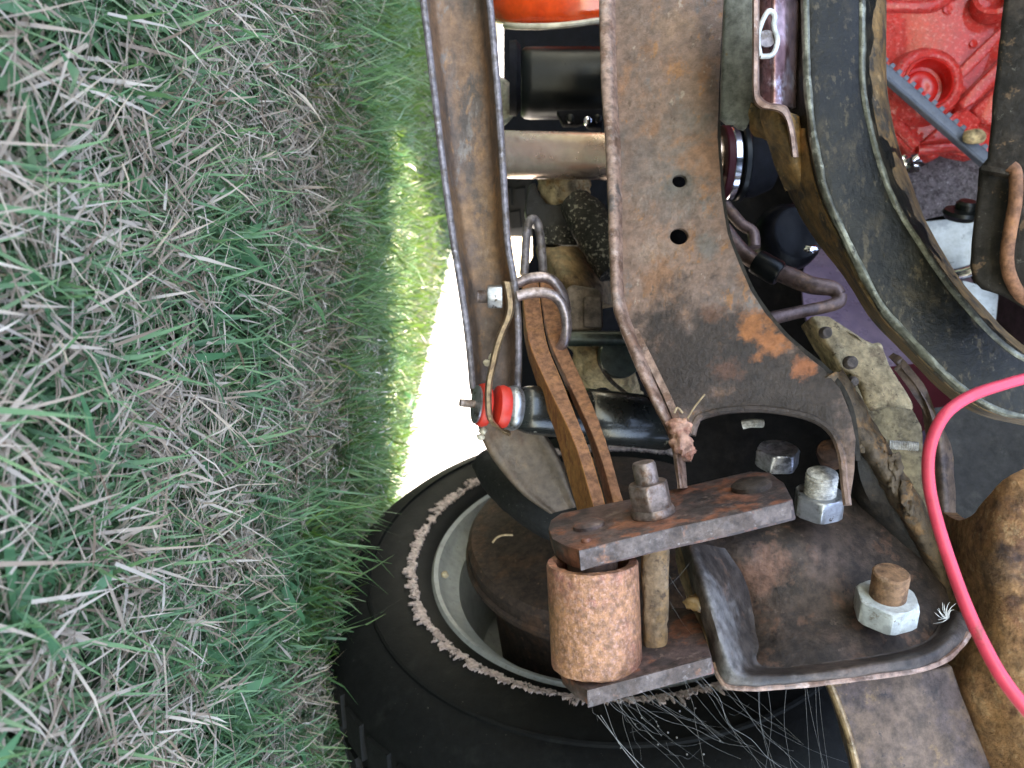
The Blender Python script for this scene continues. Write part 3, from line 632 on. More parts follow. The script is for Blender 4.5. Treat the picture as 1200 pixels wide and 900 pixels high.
obj('can_body', lathe([(0, 0), (rf * .9, 0), (rf * .98, .004), (rf, .012), (rf, .19), (0, .19)], W(611, 98, .9), U, 64), M_filter, t, 50)
obj('end_ring', lathe([(rf * .6, -.012), (rf * 1.02, -.012), (rf * 1.05, -.004), (rf * .9, .001)], W(609, 92, .9), U, 64), M_black, t, 50)
obj('bracket_tab', prism(onp(plane((655, 125, .85), (700, 125, .85), (655, 150, .85)), [(652, 129), (706, 127), (706, 150), (690, 149), (686, 143), (676, 146), (660, 146)]), (0, .012, 0), .002), M_black, t)
for u, v in ((688, 143), (668, 140), (700, 140)):
    obj('clip_screw', lathe([(0, 0), (.0045, 0), (.0045, .005), (0, .007)], W(u, v, .848), N, 16), M_chrome if u == 688 else M_filter, t)
t = thing('crank_pulley', 'pale greenish pulley rim peeking out beside the brown channel', 'pulley', W(560, 130, 1.0))
obj('pulley_disc', lathe([(0, .03), (px(24, 1), .03), (px(29, 1), .02), (px(30, 1), .0), (px(26, 1), -.012), (px(20, 1), .006), (0, .01)], W(573, 122, 1.0), Vector((.15, -1, .3)), 64), mat('pale_green_metal', (.4, .42, .33), [(20, .5, .7, (.34, .35, .27))], .45, .3, .1), t, 40)
t = thing('exhaust_pipe', 'silver pinkish pipe running between the rails below the black can', 'pipe', W(590, 180, .80))
pr_ = px(27, .80)
obj('pipe_tube', lathe([(0, 0), (pr_ * .9, 0), (pr_, .003), (pr_, .235), (0, .235)], W(586, 181, .80), (W(846, 186, .80) - W(586, 181, .80)), 48), M_pipe, t, 50)
for u, w_, m_ in ((842, 9, M_maroon), (850, 9, M_chrome), (862, 8, M_filter)):
    obj('clamp_band', lathe([(pr_ * 1.1, 0), (pr_ * 1.55, 0), (pr_ * 1.6, px(1.5, .8)), (pr_ * 1.6, px(w_ - 1.5, .8)), (pr_ * 1.55, px(w_, .8)), (pr_ * 1.1, px(w_, .8))], W(u, 192, .8), U, 48), m_, t, 40)
obj('hose_end', lathe([(0, 0), (pr_ * 1.45, 0), (pr_ * 1.45, .012), (pr_ * 1.1, .03), (0, .03)], W(870, 192, .8), U, 40), M_black, t, 40)

# ---------------------------------------------------------------- chassis rail
rail = thing('chassis_rail', 'wide rusty frame rail flaring into a greasy horn with two bolt holes', 'frame rail', W(800, 300, .62))
left = [(719, -40), (720, 0), (722, 60), (723, 100), (726, 160), (727, 230), (728, 300), (731, 350), (738, 378), (748, 402), (760, 432), (775, 468), (790, 500), (802, 522)]
bot = [(811, 508), (815, 494), (822, 486), (850, 479), (890, 477), (930, 482), (958, 491), (976, 506), (986, 530), (990, 565), (993, 590)]
right = [(996, 590), (1002, 550), (1003, 515), (998, 488), (985, 455), (965, 432), (945, 416), (920, 394), (897, 366), (880, 340), (865, 306), (853, 274), (846, 230), (841, 160), (844, 75), (848, 0), (849, -40)]
bm = prism(onp(rp, left + bot + right), (0, .006, 0), .0015, holes=[circle(796.5, 212, 8.5, 7.5, rp), circle(796, 277, 10.5, 9.5, rp)], rough=.0004, step=.008)
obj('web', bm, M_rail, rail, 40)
fl = []
for v, l, r in ((-40, 701, 720), (0, 702, 720), (100, 704, 722), (150, 708, 725), (230, 712, 728), (300, 714, 729), (350, 717, 731), (378, 724, 739), (402, 733, 749), (432, 745, 761), (468, 762, 776), (500, 778, 790), (530, 788, 798), (572, 794, 803)):
    d = rp(r, v)
    fl.append([(l + 4, v, d + .07), (l - 1, v, d - .003), (l + 2, v, d - .008), (r - 5, v, d - .009), (r - 1, v, d - .004), (r + 3, v, d + .003)])
obj('flange', sheet(fl, .003, 6, 2), M_edge, rail, 40, amp=.0006, nscale=40, label='paler worn edge of the rail')
# right return and back so the rail is a hollow box
rt = []
for u, v in [(849, -40), (848, 0), (844, 75), (841, 160), (846, 230), (853, 274), (865, 306), (880, 340), (897, 366), (920, 394), (945, 416), (965, 432), (985, 455), (998, 488), (1004, 540)]:
    d = rp(u, v); rt.append([(u - 1, v, d + .003), (u - 3, v, d + .05), (u - 8, v, d + .09)])
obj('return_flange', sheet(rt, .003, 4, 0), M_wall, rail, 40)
obj('back_plate', sheet([[(728, -40, .75), (845, -40, .75)], [(735, 200, .72), (838, 200, .72)], [(745, 380, .67), (900, 380, .66)], [(790, 460, .65), (1000, 460, .645)], [(800, 640, .66), (1060, 640, .65)]], .003, 4, 0), M_recess, rail, 40)
# inner lip of the horn opening
obj('opening_lip', tube([(u, v + 2, rp(u, v) + .001) for u, v in bot], .0028, 8, 4), M_rail, rail)
# second strip behind the flange near the horn
obj('inner_strip', sheet([[(u, v, rp(u, v) - .002), (u + 9, v, rp(u, v) - .004)] for u, v in ((738, 385), (752, 412), (768, 445), (780, 470), (793, 505), (800, 540))], .004, 6, 1), M_edge, rail)
# horn side wall and weld
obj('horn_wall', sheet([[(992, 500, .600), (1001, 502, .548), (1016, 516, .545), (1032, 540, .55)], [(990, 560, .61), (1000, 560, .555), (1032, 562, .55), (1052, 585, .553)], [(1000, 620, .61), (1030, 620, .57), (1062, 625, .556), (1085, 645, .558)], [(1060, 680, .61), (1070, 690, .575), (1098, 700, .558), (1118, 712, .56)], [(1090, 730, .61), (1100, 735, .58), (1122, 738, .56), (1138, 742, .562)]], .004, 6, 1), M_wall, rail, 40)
obj('weld_seam', sheet([[(u - 14, v + 8, d + .012), (u - 10, v + 6, d), (u, v, d - .006), (u + 11, v - 5, d), (u + 15, v - 7, d + .014)] for u, v, d in ((972, 440, .525), (988, 462, .53), (1005, 495, .533), (1022, 522, .535), (1040, 552, .54), (1056, 580, .543), (1078, 618, .548), (1100, 662, .552), (1126, 718, .556))], .006, 8, 2), M_weld, rail, 50, amp=.002, nscale=90)
for u, v, rr, sd_ in ((1006, 494, 8, 1), (1013, 508, 7, 2), (1010, 520, 6, 3), (1029, 524, 9, 4), (1034, 536, 7, 5), (1048, 545, 9, 6), (1046, 566, 6, 7), (1061, 578, 9, 8), (1066, 596, 7, 9)):
    r_ = px(rr, .53); obj('weld_lump', blob(W(u, v, .537), r_ * 1.5, r_ * .8, r_ * .9, .6, 1.6, sd_, 3), M_weld, rail, 60)
# formed bracket pan of the horn
rows = [
 [(872, 782, .50), (925, 787, .488), (970, 783, .487), (1050, 770, .492), (1092, 752, .503), (1112, 742, .52)],
 [(868, 735, .535), (905, 740, .515), (970, 735, .507), (1060, 722, .511), (1098, 713, .522), (1116, 706, .54)],
 [(862, 690, .55), (895, 695, .536), (960, 692, .526), (1020, 682, .53), (1075, 673, .545), (1100, 668, .56)],
 [(845, 655, .545), (880, 648, .53), (950, 634, .528), (1000, 626, .55), (1050, 620, .57), (1075, 620, .58)],
 [(800, 632, .55), (850, 612, .56), (930, 592, .57), (990, 585, .58), (1030, 580, .59), (1050, 580, .60)]]
obj('bracket_pan', sheet([list(c) for c in zip(*rows)], .004, 8, 2), M_grease, rail, 50, amp=.0014, nscale=45)
lp = [((797, 640, .522), (808, 636, .502), (850, 642, .528)), ((811, 690, .500), (827, 684, .476), (874, 682, .528)), ((825, 735, .485), (841, 730, .463), (884, 724, .522)),
 ((837, 778, .471), (853, 769, .457), (888, 756, .495)), ((843, 795, .465), (860, 781, .456), (886, 768, .486)), ((856, 805, .462), (872, 790, .456), (890, 778, .484)), ((898, 806, .461), (901, 791, .457), (908, 782, .482)),
 ((970, 800, .461), (970, 785, .457), (970, 776, .482)), ((1040, 791, .465), (1038, 775, .461), (1035, 766, .485)), ((1085, 783, .469), (1080, 767, .466), (1073, 756, .492)),
 ((1116, 767, .477), (1106, 752, .475), (1095, 742, .503)), ((1134, 744, .49), (1120, 733, .49), (1100, 722, .526)), ((1133, 720, .51), (1119, 715, .51), (1098, 712, .54))]
rows = []
for O, Cc, Fl in lp:
    mx_ = lambda f_, dd_: tuple(Cc[k_] + (Fl[k_] - Cc[k_]) * f_ + (dd_ if k_ == 2 else 0) for k_ in range(3))
    rows.append([(O[0], O[1], O[2] + .014), (O[0], O[1], O[2] + .002), (O[0] * .6 + Cc[0] * .4, O[1] * .6 + Cc[1] * .4, (O[2] + Cc[2]) / 2 - .002), Cc, mx_(.4, .002), mx_(.8, .004), Fl])
obj('raised_lip', sheet(rows, .003, 7, 2), M_blip, rail, 60, amp=.0007, label='blue grey raised lip round the greasy bracket pan')
obj('lip_edge', tube([(O[0] + .5, O[1] - .8, O[2] + .001) for O, Cc, Fl in lp[3:12]], .0021, 8, 5), M_edge, rail, amp=.0004, nscale=90, label='pinkish tan worn outer edge of the raised lip')
obj('side_web', sheet([[(790, 640, .55), (806, 640, .525), (822, 650, .525)], [(800, 690, .545), (813, 690, .515), (826, 700, .52)], [(814, 730, .54), (826, 735, .50), (838, 745, .505)], [(828, 775, .53), (836, 778, .49), (842, 785, .49)]], .003, 8, 2), M_axle, rail, 50, amp=.0015, nscale=70)
obj('grease_lump', blob(W(820, 706, .492), .006, .006, .010, .35, 2.2, 3), M_amber, rail, 70)
# fasteners of the horn
def stud_nut(uv, d, R, h, axis, mn, ms, rs, hs, lab, rot=.2, thr=True, dome=.0):
    p = W(*uv, d); n_ = obj('nut', hexnut(px(R, d), px(h, d), px(rs, d), p, axis, rot, .05), mn, rail, 30, label=lab)
    if hs:
        q = p + Vector(axis).normalized() * px(h * .95, d)
        obj('stud', thread(px(rs, d), px(hs, d), q, axis, .0026) if thr else lathe([(0, 0), (px(rs, d), 0), (px(rs, d), px(hs - 2, d)), (px(rs - 2, d), px(hs, d)), (0, px(hs + 1, d))], q, axis, 32), ms, n_, 35)
ax1 = Vector((-.92, -.37, -.04))
stud_nut((1036, 722), .50, 36, 29, ax1, M_wzinc, M_bstud, 20, 34, 'pale chalky zinc nut on brown stud', .25, False)
stud_nut((958, 600), .535, 29, 26, ax1, M_zinc, M_thr, 18, 27, 'steel nut with dry white thread', .25)
stud_nut((910, 545), .58, 25, 22, ax1, M_dnut, M_dnut, 14, 0, 'dark plated nut inside the horn opening', .6)
obj('rivet', lathe([(0, -.02), (px(15, .56), -.02), (px(15, .56), .002), (px(13, .56), .005), (0, .006)], W(972, 530, .57), Vector((-.3, -.8, -.4)), 32), M_bdark, rail, 40)
obj('bright_stub', tube([(870, 498, .60), (880, 496, .598), (893, 496, .60)], .0035, 10), M_thr, rail)

# ---------------------------------------------------------------- shackle
sh = thing('spring_shackle', 'rusty shackle of two thick plates around a speckled orange bushing', 'spring shackle', W(700, 700, .48))
sp_ = plane((678, 645, .45), (925, 586, .46), (690, 598, .53))
top = [(678, 644), (662, 639), (647, 631), (642, 620), (645, 609), (657, 601), (700, 592), (760, 580), (820, 566), (880, 552), (902, 553), (918, 565), (929, 585), (860, 602), (760, 624)]
P_ = onp(sp_, top); nrm = (P_[4] - P_[0]).cross(P_[12] - P_[0]).normalized()
if nrm.x < 0: nrm = -nrm
pla = obj('side_plate', prism(P_, nrm * .0132, .0012, rough=.0004, step=.01), M_plate, sh, 30)
fe = [(679, 646, .4495), (720, 635, .45), (760, 625.5, .452), (800, 616, .4535), (860, 603.5, .456), (926, 587.5, .4595)]
obj('plate_edge', sheet([[(u, v, sp_(u, v) - .0012), (u + 1, v + 10, sp_(u, v) - .0016), (u + 2, v + 22.5 - (u - 679) * .012, sp_(u, v) - .001)] for u, v, d in fe], .0015, 6, 0), M_pedge, pla, 40, amp=.0003, nscale=120)
sp2 = plane((687, 808, .45), (835, 768, .456), (690, 737, .53))
low = [(687, 808), (668, 796), (655, 784), (655, 765), (668, 745), (720, 730), (790, 712), (812, 712), (824, 740), (832, 762), (834, 769.3), (760, 789)]
P2 = onp(sp2, low); n2 = (P2[4] - P2[0]).cross(P2[-2] - P2[0]).normalized()
if n2.x < 0: n2 = -n2
pl2 = obj('side_plate', prism(P2, n2 * .011, .0012, rough=.0004, step=.01), M_plate, sh, 30)
obj('plate_edge', sheet([[(u, v, sp2(u, v) - .0012), (u + 1, v + 20 - (u - 687) * .02, sp2(u, v) - .001)] for u, v in ((688, 809.5), (720, 801), (760, 790.5), (800, 779.5), (833, 770.5))], .0015, 6, 0), M_pedge, pl2, 40, amp=.0003, nscale=120)
# bushing tube (hollow)
b0, b1 = W(699, 777, .478), W(694, 658, .474); rb = px(53.5, .474); hb = (b1 - b0).length
obj('bushing', lathe([(rb * .78, 0), (rb * .97, 0), (rb, .0015), (rb, hb - .0015), (rb * .97, hb), (rb * .80, hb), (rb * .78, hb - .02), (rb * .76, .02), (rb * .78, 0)], b0, b1 - b0, 72), M_bush, sh, 40, amp=.0006, nscale=140, label='speckled orange pink rusty bushing cylinder')
obj('sleeve', lathe([(0, -.012), (rb * .55, -.012), (rb * .55, hb + .006), (0, hb + .006)], b0, b1 - b0, 40), M_bdark, sh, 40)
# free bolt beside it
k0, k1 = W(768, 640, .487), W(768, 762, .487)
obj('bolt', lathe([(0, 0), (px(16.5, .487), 0), (px(16, .487), .02), (px(15, .487), .036), (px(14.8, .487), .046), (px(13.4, .487), .049), (px(14.2, .487), .052), (px(13.5, .487), .061), (px(10.5, .487), .066), (0, .0665)], k0, k1 - k0, 32), M_stub, sh, 50, amp=.0012, nscale=130, label='crusty rusted bolt shank')
axn = (-nrm).normalized()
c0 = W(766, 603, sp_(766, 603)) + axn * .0002; d_ = .478
obj('washer', lathe([(0, 0), (px(26, d_), 0), (px(26.5, d_), .002), (px(24, d_), .005), (0, .005)], c0, axn, 40), M_bolt, sh, 40)
nt_ = obj('nut', hexnut(px(25.5, d_), .0165, px(14.5, d_), c0 + axn * .0045, axn, .3, .05), M_bolt, sh, 30)
obj('stud', lathe([(0, 0), (px(14.2, d_), 0), (px(14.2, d_), .0118), (px(12.5, d_), .0138), (0, .0142)], c0 + axn * .0205, axn, 36), M_bolt, nt_, 30)
for u, v, r_, hh, m_ in ((690, 617, 19, .0035, M_plate), (687, 634, 6, .002, M_plate), (881, 572, 24, .005, M_grease)):
    q = W(u, v, sp_(u, v)); obj('pin_head', lathe([(0, -.002), (px(r_, .48), -.002), (px(r_, .48), hh * .6), (px(r_ * .8, .48), hh), (0, hh)], q, axn, 36), m_, sh, 40)

# ---------------------------------------------------------------- black curved arm
arm = thing('curved_frame_arm', 'black curved steel arm with painted edge highlights sweeping to lower right', 'frame arm', W(1000, 200, .5))
ar = []
sec = [((l, v), (r, v), l - lo_, ro - r) for v, lo_, l, r, ro in ((-50, 905, 939, 1011, 1037), (0, 905, 940, 1013, 1037), (60, 905, 941.5, 1013, 1037), (100, 905, 943, 1014, 1038), (150, 908, 948, 1022, 1046), (200, 922, 957, 1036, 1061), (240, 940, 969, 1052, 1075), (280, 964, 988, 1076, 1094), (325, 998, 1010, 1106, 1122))]
sec += [((1036, 368), (1136, 362), 10, 16), ((1068, 402), (1162, 390), 10, 16), ((1095, 430), (1188, 412), 10, 16), ((1122, 455), (1216, 428), 10, 16), ((1152, 475), (1240, 438), 9, 16), ((1185, 486), (1268, 446), 9, 16), ((1225, 492), (1300, 452), 9, 16), ((1280, 497), (1340, 456), 9, 16)]
for a_, b_, wl, wr_ in sec:
    d = .52 - max(0, a_[1]) / 490 * .05
    D_ = Vector((b_[0] - a_[0], b_[1] - a_[1])).normalized()
    Q = lambda p_, k_, dd_: (p_[0] + D_.x * k_, p_[1] + D_.y * k_, d + dd_)
    ar.append([Q(a_, -wl - 6, .085), Q(a_, -wl + 2, .05), Q(a_, -3, .010), Q(a_, 3, .0015), Q(a_, 16, .0), Q(b_, -16, .0), Q(b_, -3, .0015), Q(b_, 3, .009), Q(b_, wr_ - 3, .028), Q(b_, wr_, .05)])
obj('arm_web', sheet(ar, .004, 6, 2), M_arm, arm, 60, amp=.0008, nscale=30)
M_edge_light = mat('pale_edge_highlight', (.13, .13, .10), [(20, .42, .66, (.05, .047, .035)), (90, .5, .66, (.22, .22, .175)), (60, .58, .68, (.03, .028, .022))], .4, .4, .3, 300, .0006)
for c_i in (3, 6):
    obj('edge_highlight', tube([(q[c_i][0] + (1 if c_i == 3 else -1), q[c_i][1], q[c_i][2] + .0022) for q in ar], .0030, 10, 4), M_edge_light, arm, amp=.0007, nscale=60)  # pale tubes put the sky highlights of the rounded edges into colour
obj('arm_flange', sheet([[(q[7][0] + 3, q[7][1], q[7][2] + .004), (q[8][0] + 1.5, q[8][1], q[8][2] - .0005), (q[9][0] + 2, q[9][1], q[9][2])] for q in ar], .002, 6, 2), M_armf, arm, 60, amp=.0006, nscale=40, label='narrow rusty upper flange of the arm')
obj('arm_flange', sheet([[(q[0][0] - 3, q[0][1], q[0][2]), (q[1][0] - 2, q[1][1] + 1, q[1][2] - .0015), (q[2][0] - 3, q[2][1] + 1, q[2][2] + .002)] for q in ar[4:]], .003, 6, 2), M_armf, arm, 60, amp=.0008, nscale=40, label='rusty brown lower flange of the arm')
# folded lip bracket and polished channel at the top
rib = [(886, -30, .50), (886, 60, .50), (886, 105, .50), (889, 118, .50), (897, 124, .498), (910, 126, .496), (919, 130, .495), (925, 142, .495), (929, 160, .495), (932, 184, .495)]
obj('folded_lip', sheet([[(u - 4.5, v + (3 if 110 < v < 140 else 0), d + .03), (u - 4.5, v + (4 if 110 < v < 140 else 0), d), (u + 4, v - (4 if 110 < v < 140 else 0), d), (u + 4, v - (4 if 110 < v < 140 else 0), d + .03)] for u, v, d in rib], .002, 6, 1), M_edge, arm, 40)
M_shiny = mat('polished_purple_steel', (.3, .2, .21), [(26, .5, .62, (.42, .36, .42)), (40, .5, .66, (.16, .08, .08))], .2, .8, .15, 120, .0008)
obj('channel_floor', sheet([[(886, -40, .53), (900, -40, .515), (918, -40, .515), (938, -40, .53)], [(886, 60, .53), (900, 60, .515), (918, 60, .515), (938, 60, .53)], [(886, 122, .53), (900, 122, .52), (918, 124, .52), (938, 128, .53)]], .003, 6, 2), M_shiny, arm, 50)
obj('slot_highlight', tube([(891, 66, .509), (888, 45, .509), (893, 26, .509), (901, 13, .509), (908, 18, .509), (907, 30, .509), (911, 48, .509), (905, 64, .509), (891, 66, .509)], .0017, 10, 8), M_wzinc, arm, label='white ring painted for the highlight round an oval slot')  # pale ring modelled in place of the bright highlight here
obj('slot_disc', lathe([(px(10, .51), 0), (px(10, .51), .0012), (0, .0012)], W(898, 46, .5115), N, 32), M_lip, arm)
obj('channel_foot', sheet([[(890, 122, .53), (905, 124, .51), (925, 130, .51), (944, 140, .53)], [(893, 150, .53), (908, 150, .512), (925, 155, .51), (948, 165, .53)], [(905, 185, .55), (918, 185, .53), (932, 188, .52), (956, 195, .535)], [(920, 225, .56), (932, 222, .545), (944, 222, .53), (962, 228, .54)]], .003, 6, 2), M_armf, arm, 50, amp=.001, nscale=60)
o = thing('grey_strip', 'flat grey painted strip between the rusty rail and folded lip', 'metal strip', W(864, 60, .58))
M_gstrip = mat('grey_green_strip', (.17, .175, .155), [(30, .5, .66, (.12, .125, .11)), (120, .62, .7, (.2, .15, .09))], .5, .3, .3, 220, .0006)
obj('strip_plate', prism(onp(plane((860, 0, .58), (885, 0, .575), (860, 140, .57)), [(851, -40), (889, -40), (886, 60), (884, 118), (882, 135), (874, 152), (866, 150), (861, 145), (852, 145), (845, 138), (847, 60)]), (0, .006, 0), .002, rough=.0005), M_gstrip, o, 40)
obj('torn_foot', sheet([[(880, 120, .565), (890, 130, .555), (900, 140, .55)], [(876, 140, .57), (888, 150, .56), (898, 160, .555)], [(884, 158, .58), (892, 162, .575), (900, 168, .57)]], .004, 6, 2), M_armf, o, 50, amp=.002, nscale=80)

# ---------------------------------------------------------------- right edge box
bx = thing('dark_bracket', 'dark grimy bracket box on the right edge beside the red engine', 'bracket', W(1180, 200, .45))
obj('bracket_face', prism(onp(plane((1180, 0, .44), (1140, 300, .44), (1200, 200, .43)), [(1181, -40), (1176, 0), (1165, 100), (1157, 185), (1147, 197), (1142, 250), (1136, 312), (1140, 330), (1150, 340), (1172, 346), (1205, 366), (1260, 380), (1260, -40)]), (-.012, .05, .034), .003, rough=.0005, seg=3), M_dkbr, bx, 40)
obj('rust_lip', tube([(1184, 195, .428), (1190, 203, .427), (1190, 235, .427), (1183, 275, .427), (1180, 305, .427), (1186, 330, .427), (1200, 350, .427), (1230, 372, .427)], .0035, 12, 6), M_leaf2, bx)
obj('ledge', sheet([[(1150, 193, .44), (1175, 197, .428), (1215, 206, .425)], [(1150, 199, .438), (1175, 203, .427), (1215, 212, .424)]], .004, 5, 1), M_dkbr, bx)

# ---------------------------------------------------------------- engine
en = thing('engine_block', 'bright red painted engine block with round boss in the upper right', 'engine', W(1100, 100, .98))
ep = plane((1040, 0, .97), (1180, 0, .95), (1100, 180, .96))
out = [(1020, -60), (1230, -60), (1230, 130), (1168, 178), (1140, 184), (1120, 180), (1108, 176), (1100, 184), (1092, 186), (1084, 178), (1074, 176), (1068, 182), (1056, 166), (1046, 158), (1030, 140)]
bm = bmesh.new()
G = [[(1015 + i * 6, -60 + j * 5) for j in range(48)] for i in range(36)]
from functools import reduce
def inside(u, v):
    c = False; j = len(out) - 1
    for i in range(len(out)):
        a_, b_ = out[i], out[j]
        if (a_[1] > v) != (b_[1] > v) and u < (b_[0] - a_[0]) * (v - a_[1]) / (b_[1] - a_[1]) + a_[0]: c = not c
        j = i
    return c
obj('block_face', prism(onp(ep, out), (0, .06, 0), .004, rough=.001, step=.01, seg=3), M_engine, en, 40)
c_ = W(1078, 104, ep(1078, 104)); k = .955 / F
obj('boss', lathe([(41 * k, .002), (40 * k, -.008), (37 * k, -.013), (31 * k, -.015), (28.5 * k, -.013), (27 * k, -.008), (26.5 * k, .012), (24 * k, .016), (0, .018)] if False else [(46 * k, -.001), (42 * k, .016), (39 * k, .022), (32 * k, .024), (29 * k, .022), (27.5 * k, .016), (26.5 * k, -.0), (25 * k, -.0)], c_, N, 64), M_engine, en, 50)
obj('boss_cup', lathe([(28.5 * k, .0225), (26 * k, .0235), (24.5 * k, .021), (24 * k, .004), (20 * k, .003), (0, .0035)], c_, N, 64), M_dkred, en, 50)
obj('core_plug', lathe([(20 * k, .0035), (18 * k, .006), (8 * k, .006), (6 * k, .0045), (0, .0045)], c_, N, 48), M_dkred, en, 50)
def ridge(path, r): return tube([(u, v, ep(u, v) - .001) for u, v in path], [px(x, .955) for x in r], 14, 6)
def rib_(pts, h_): return prism([W(u, v, ep(u, v)) + N * h_ for u, v in pts], (0, h_ + .004, 0), .0022, seg=3)
obj('ridge', rib_([(1116, 90), (1124, 78), (1150, 52), (1168, 36), (1200, 8), (1206, 16), (1176, 44), (1158, 62), (1132, 88), (1122, 96)], .010), M_engine, en, 40)
obj('ridge', rib_([(1112, 128), (1130, 108), (1150, 88), (1172, 66), (1205, 36), (1212, 50), (1180, 78), (1158, 100), (1138, 122), (1118, 136)], .022), M_engine, en, 40)
obj('ridge', ridge([(1036, 7), (1070, 8), (1095, 6), (1118, -6)], [7, 7, 7, 6]), M_engine, en)
obj('ridge', ridge([(1040, 120), (1050, 142), (1062, 158), (1074, 172)], [6, 7, 7, 6]), M_engine, en)
obj('ridge', ridge([(1075, 176), (1095, 174), (1120, 172), (1142, 178)], [6, 7, 6, 5]), M_engine, en)
obj('cover_pad', prism(onp(plane((1130, 130, .945), (1200, 130, .935), (1150, 170, .94)), [(1140, 128), (1178, 92), (1215, 70), (1215, 130), (1168, 150), (1150, 142)]), (0, .03, 0), .004, seg=3), M_engine, en, 40)
obj('lug_plate', prism(onp(plane((1130, 130, .945), (1160, 130, .943), (1140, 170, .944)), [(1128, 124), (1136, 128), (1150, 140), (1140, 168), (1112, 164), (1082, 166)]), (0, .03, 0), .003, seg=3), M_engine, en, 40)
obj('port', lathe([(.024, 0), (.024, .02), (.019, .022), (.017, .018), (.016, .002), (0, .0)], W(1160, 8, ep(1160, 8)), Vector((-.2, -1, -.3)), 40), M_engine, en, 50)
for u, v, r_ in ((1044, 118, 5), (1093, 70, 6), (1110, 12, 6), (1140, 52, 5), (1127, 106, 5)):
    obj('casting_pip', lathe([(px(r_, .95), -.001), (px(r_ * .9, .95), .0025), (0, .0035)], W(u, v, ep(u, v)), N, 20), M_engine, en, 60)
# toothed belt
bl = thing('toothed_belt', 'blue grey toothed belt slanting across the red engine', 'belt', W(1090, 130, .93))
p0, p1 = W(1020, 66, .925), W(1162, 190, .90); ax_ = (p1 - p0).normalized(); wd_ = Vector((0, -1, 0)); hd = ax_.cross(wd_).normalized()
if hd.x > 0: hd = -hd
hw = px(6.5, .92)
obj('belt_band', prism([p0 - hd * hw, p1 - hd * hw, p1 + hd * hw, p0 + hd * hw], (0, .012, 0), .0008), M_belt, bl, 30)
LT = (p1 - p0).length; nT = 17; t0_ = None
for i in range(nT):
    c = p0 + ax_ * (LT * (i + .4) / nT) + hd * (hw + .0001)
    if t0_ is None:
        w2 = LT / nT * .30
        t0_ = obj('belt_tooth', prism([c - ax_ * w2, c + ax_ * w2, c + ax_ * w2 * .7 + hd * px(5.5, .92), c - ax_ * w2 * .7 + hd * px(5.5, .92)], (0, .0115, 0), .0004), M_belt, bl, 30); cc = c
    else:
        o = t0_.copy(); C.objects.link(o); o.parent = bl; o.matrix_parent_inverse = t0_.matrix_parent_inverse.copy(); o.location = c - cc
obj('belt_edge', tube([p0 - hd * hw, p1 - hd * hw], .0022, 8, 2, world=True), M_belt, bl)
o = obj('tensioner_tab', blob(W(1142, 160, .895), .009, .008, .013, .15, 1.5, 3), M_tan, None, 60); tag(o, 'small khaki tab at the lower end of the toothed belt', 'metal tab')
# under the engine: rough violet surface, pale sheet, lavender inner fender
o = obj('violet_mount', sheet([[(1010, 170, 1.0), (1070, 168, .99), (1150, 172, .97), (1200, 170, .97)], [(1020, 215, 1.0), (1075, 215, .985), (1130, 212, .97), (1200, 205, .97)], [(1040, 268, 1.02), (1090, 256, 1.0), (1140, 245, .98), (1200, 240, .98)]], .01, 10, 2), M_fuzz, None, 60, amp=.003, nscale=120)
tag(o, 'rough violet grey mount surface just under the red engine', 'engine mount')
o = obj('steel_lump', blob(W(1066, 192, .96), .011, .01, .014, .5, 2.5, 4), M_chrome, None, 50); tag(o, 'small crumpled shiny metal piece under the engine edge', 'metal piece')
o = obj('pale_sheet', sheet([[(1060, 262, 1.03), (1100, 258, 1.02), (1190, 250, 1.0)], [(1085, 300, 1.03), (1110, 303, 1.02), (1190, 298, 1.0)], [(1100, 318, 1.03), (1125, 318, 1.02), (1190, 312, 1.0)]], .003, 6, 1), M_pale, None)
tag(o, 'pale blue white sheet below the violet mount surface', 'metal sheet')
mo = thing('mount_bolt', 'black and chrome mount bolt hanging beside the dark bracket box', 'bolt', W(1130, 250, .9))
obj('bolt_cap', lathe([(0, 0), (px(16, .9), 0), (px(20, .9), .006), (px(18, .9), .010), (0, .011)], W(1124, 256, .9), Vector((-.8, -.5, 0)), 32), M_filter, mo, 40)
obj('bolt_head', lathe([(0, 0), (px(12, .9), 0), (px(12, .9), .012), (px(9, .9), .015), (0, .015)], W(1130, 250, .9), Vector((-.8, -.5, 0)), 32), M_filter, mo, 40)
o = obj('chrome_bar', tube([(1118, 322, .98), (1135, 318, .97), (1160, 308, .96)], .008, 16), M_chrome, None); tag(o, 'short chrome bar end below the pale sheet', 'chrome bar')
o = obj('white_bracket', prism(onp(plane((1130, 330, .97), (1170, 345, .96), (1150, 370, .96)), [(1128, 328), (1150, 334), (1171, 345), (1168, 376), (1150, 368), (1132, 348)]), (0, .01, 0), .002), M_pale, None); tag(o, 'small white bracket tab right of the curved arm', 'bracket tab')
fe_ = thing('inner_fender', 'smooth lavender grey inner fender panel showing behind the curved arm', 'fender panel', W(1020, 400, 1.05))
obj('fender_sheet', sheet([[(950, 292, 1.12), (1030, 285, 1.12), (1120, 290, 1.12)], [(940, 330, 1.06), (1030, 330, 1.08), (1140, 330, 1.1)], [(950, 390, .98), (1060, 395, 1.0), (1160, 390, 1.05)], [(990, 450, .92), (1090, 450, .95), (1180, 440, 1.0)], [(1040, 540, .88), (1140, 530, .9), (1260, 500, .95)]], .003, 6, 2), M_lav, fe_, 60)
obj('maroon_patch', sheet([[(1040, 430, .86), (1075, 425, .87), (1150, 430, .9)], [(1055, 470, .84), (1090, 465, .85), (1160, 465, .88)], [(1075, 505, .82), (1105, 500, .83), (1170, 500, .86)]], .003, 6, 2), M_maroon, fe_, 60)
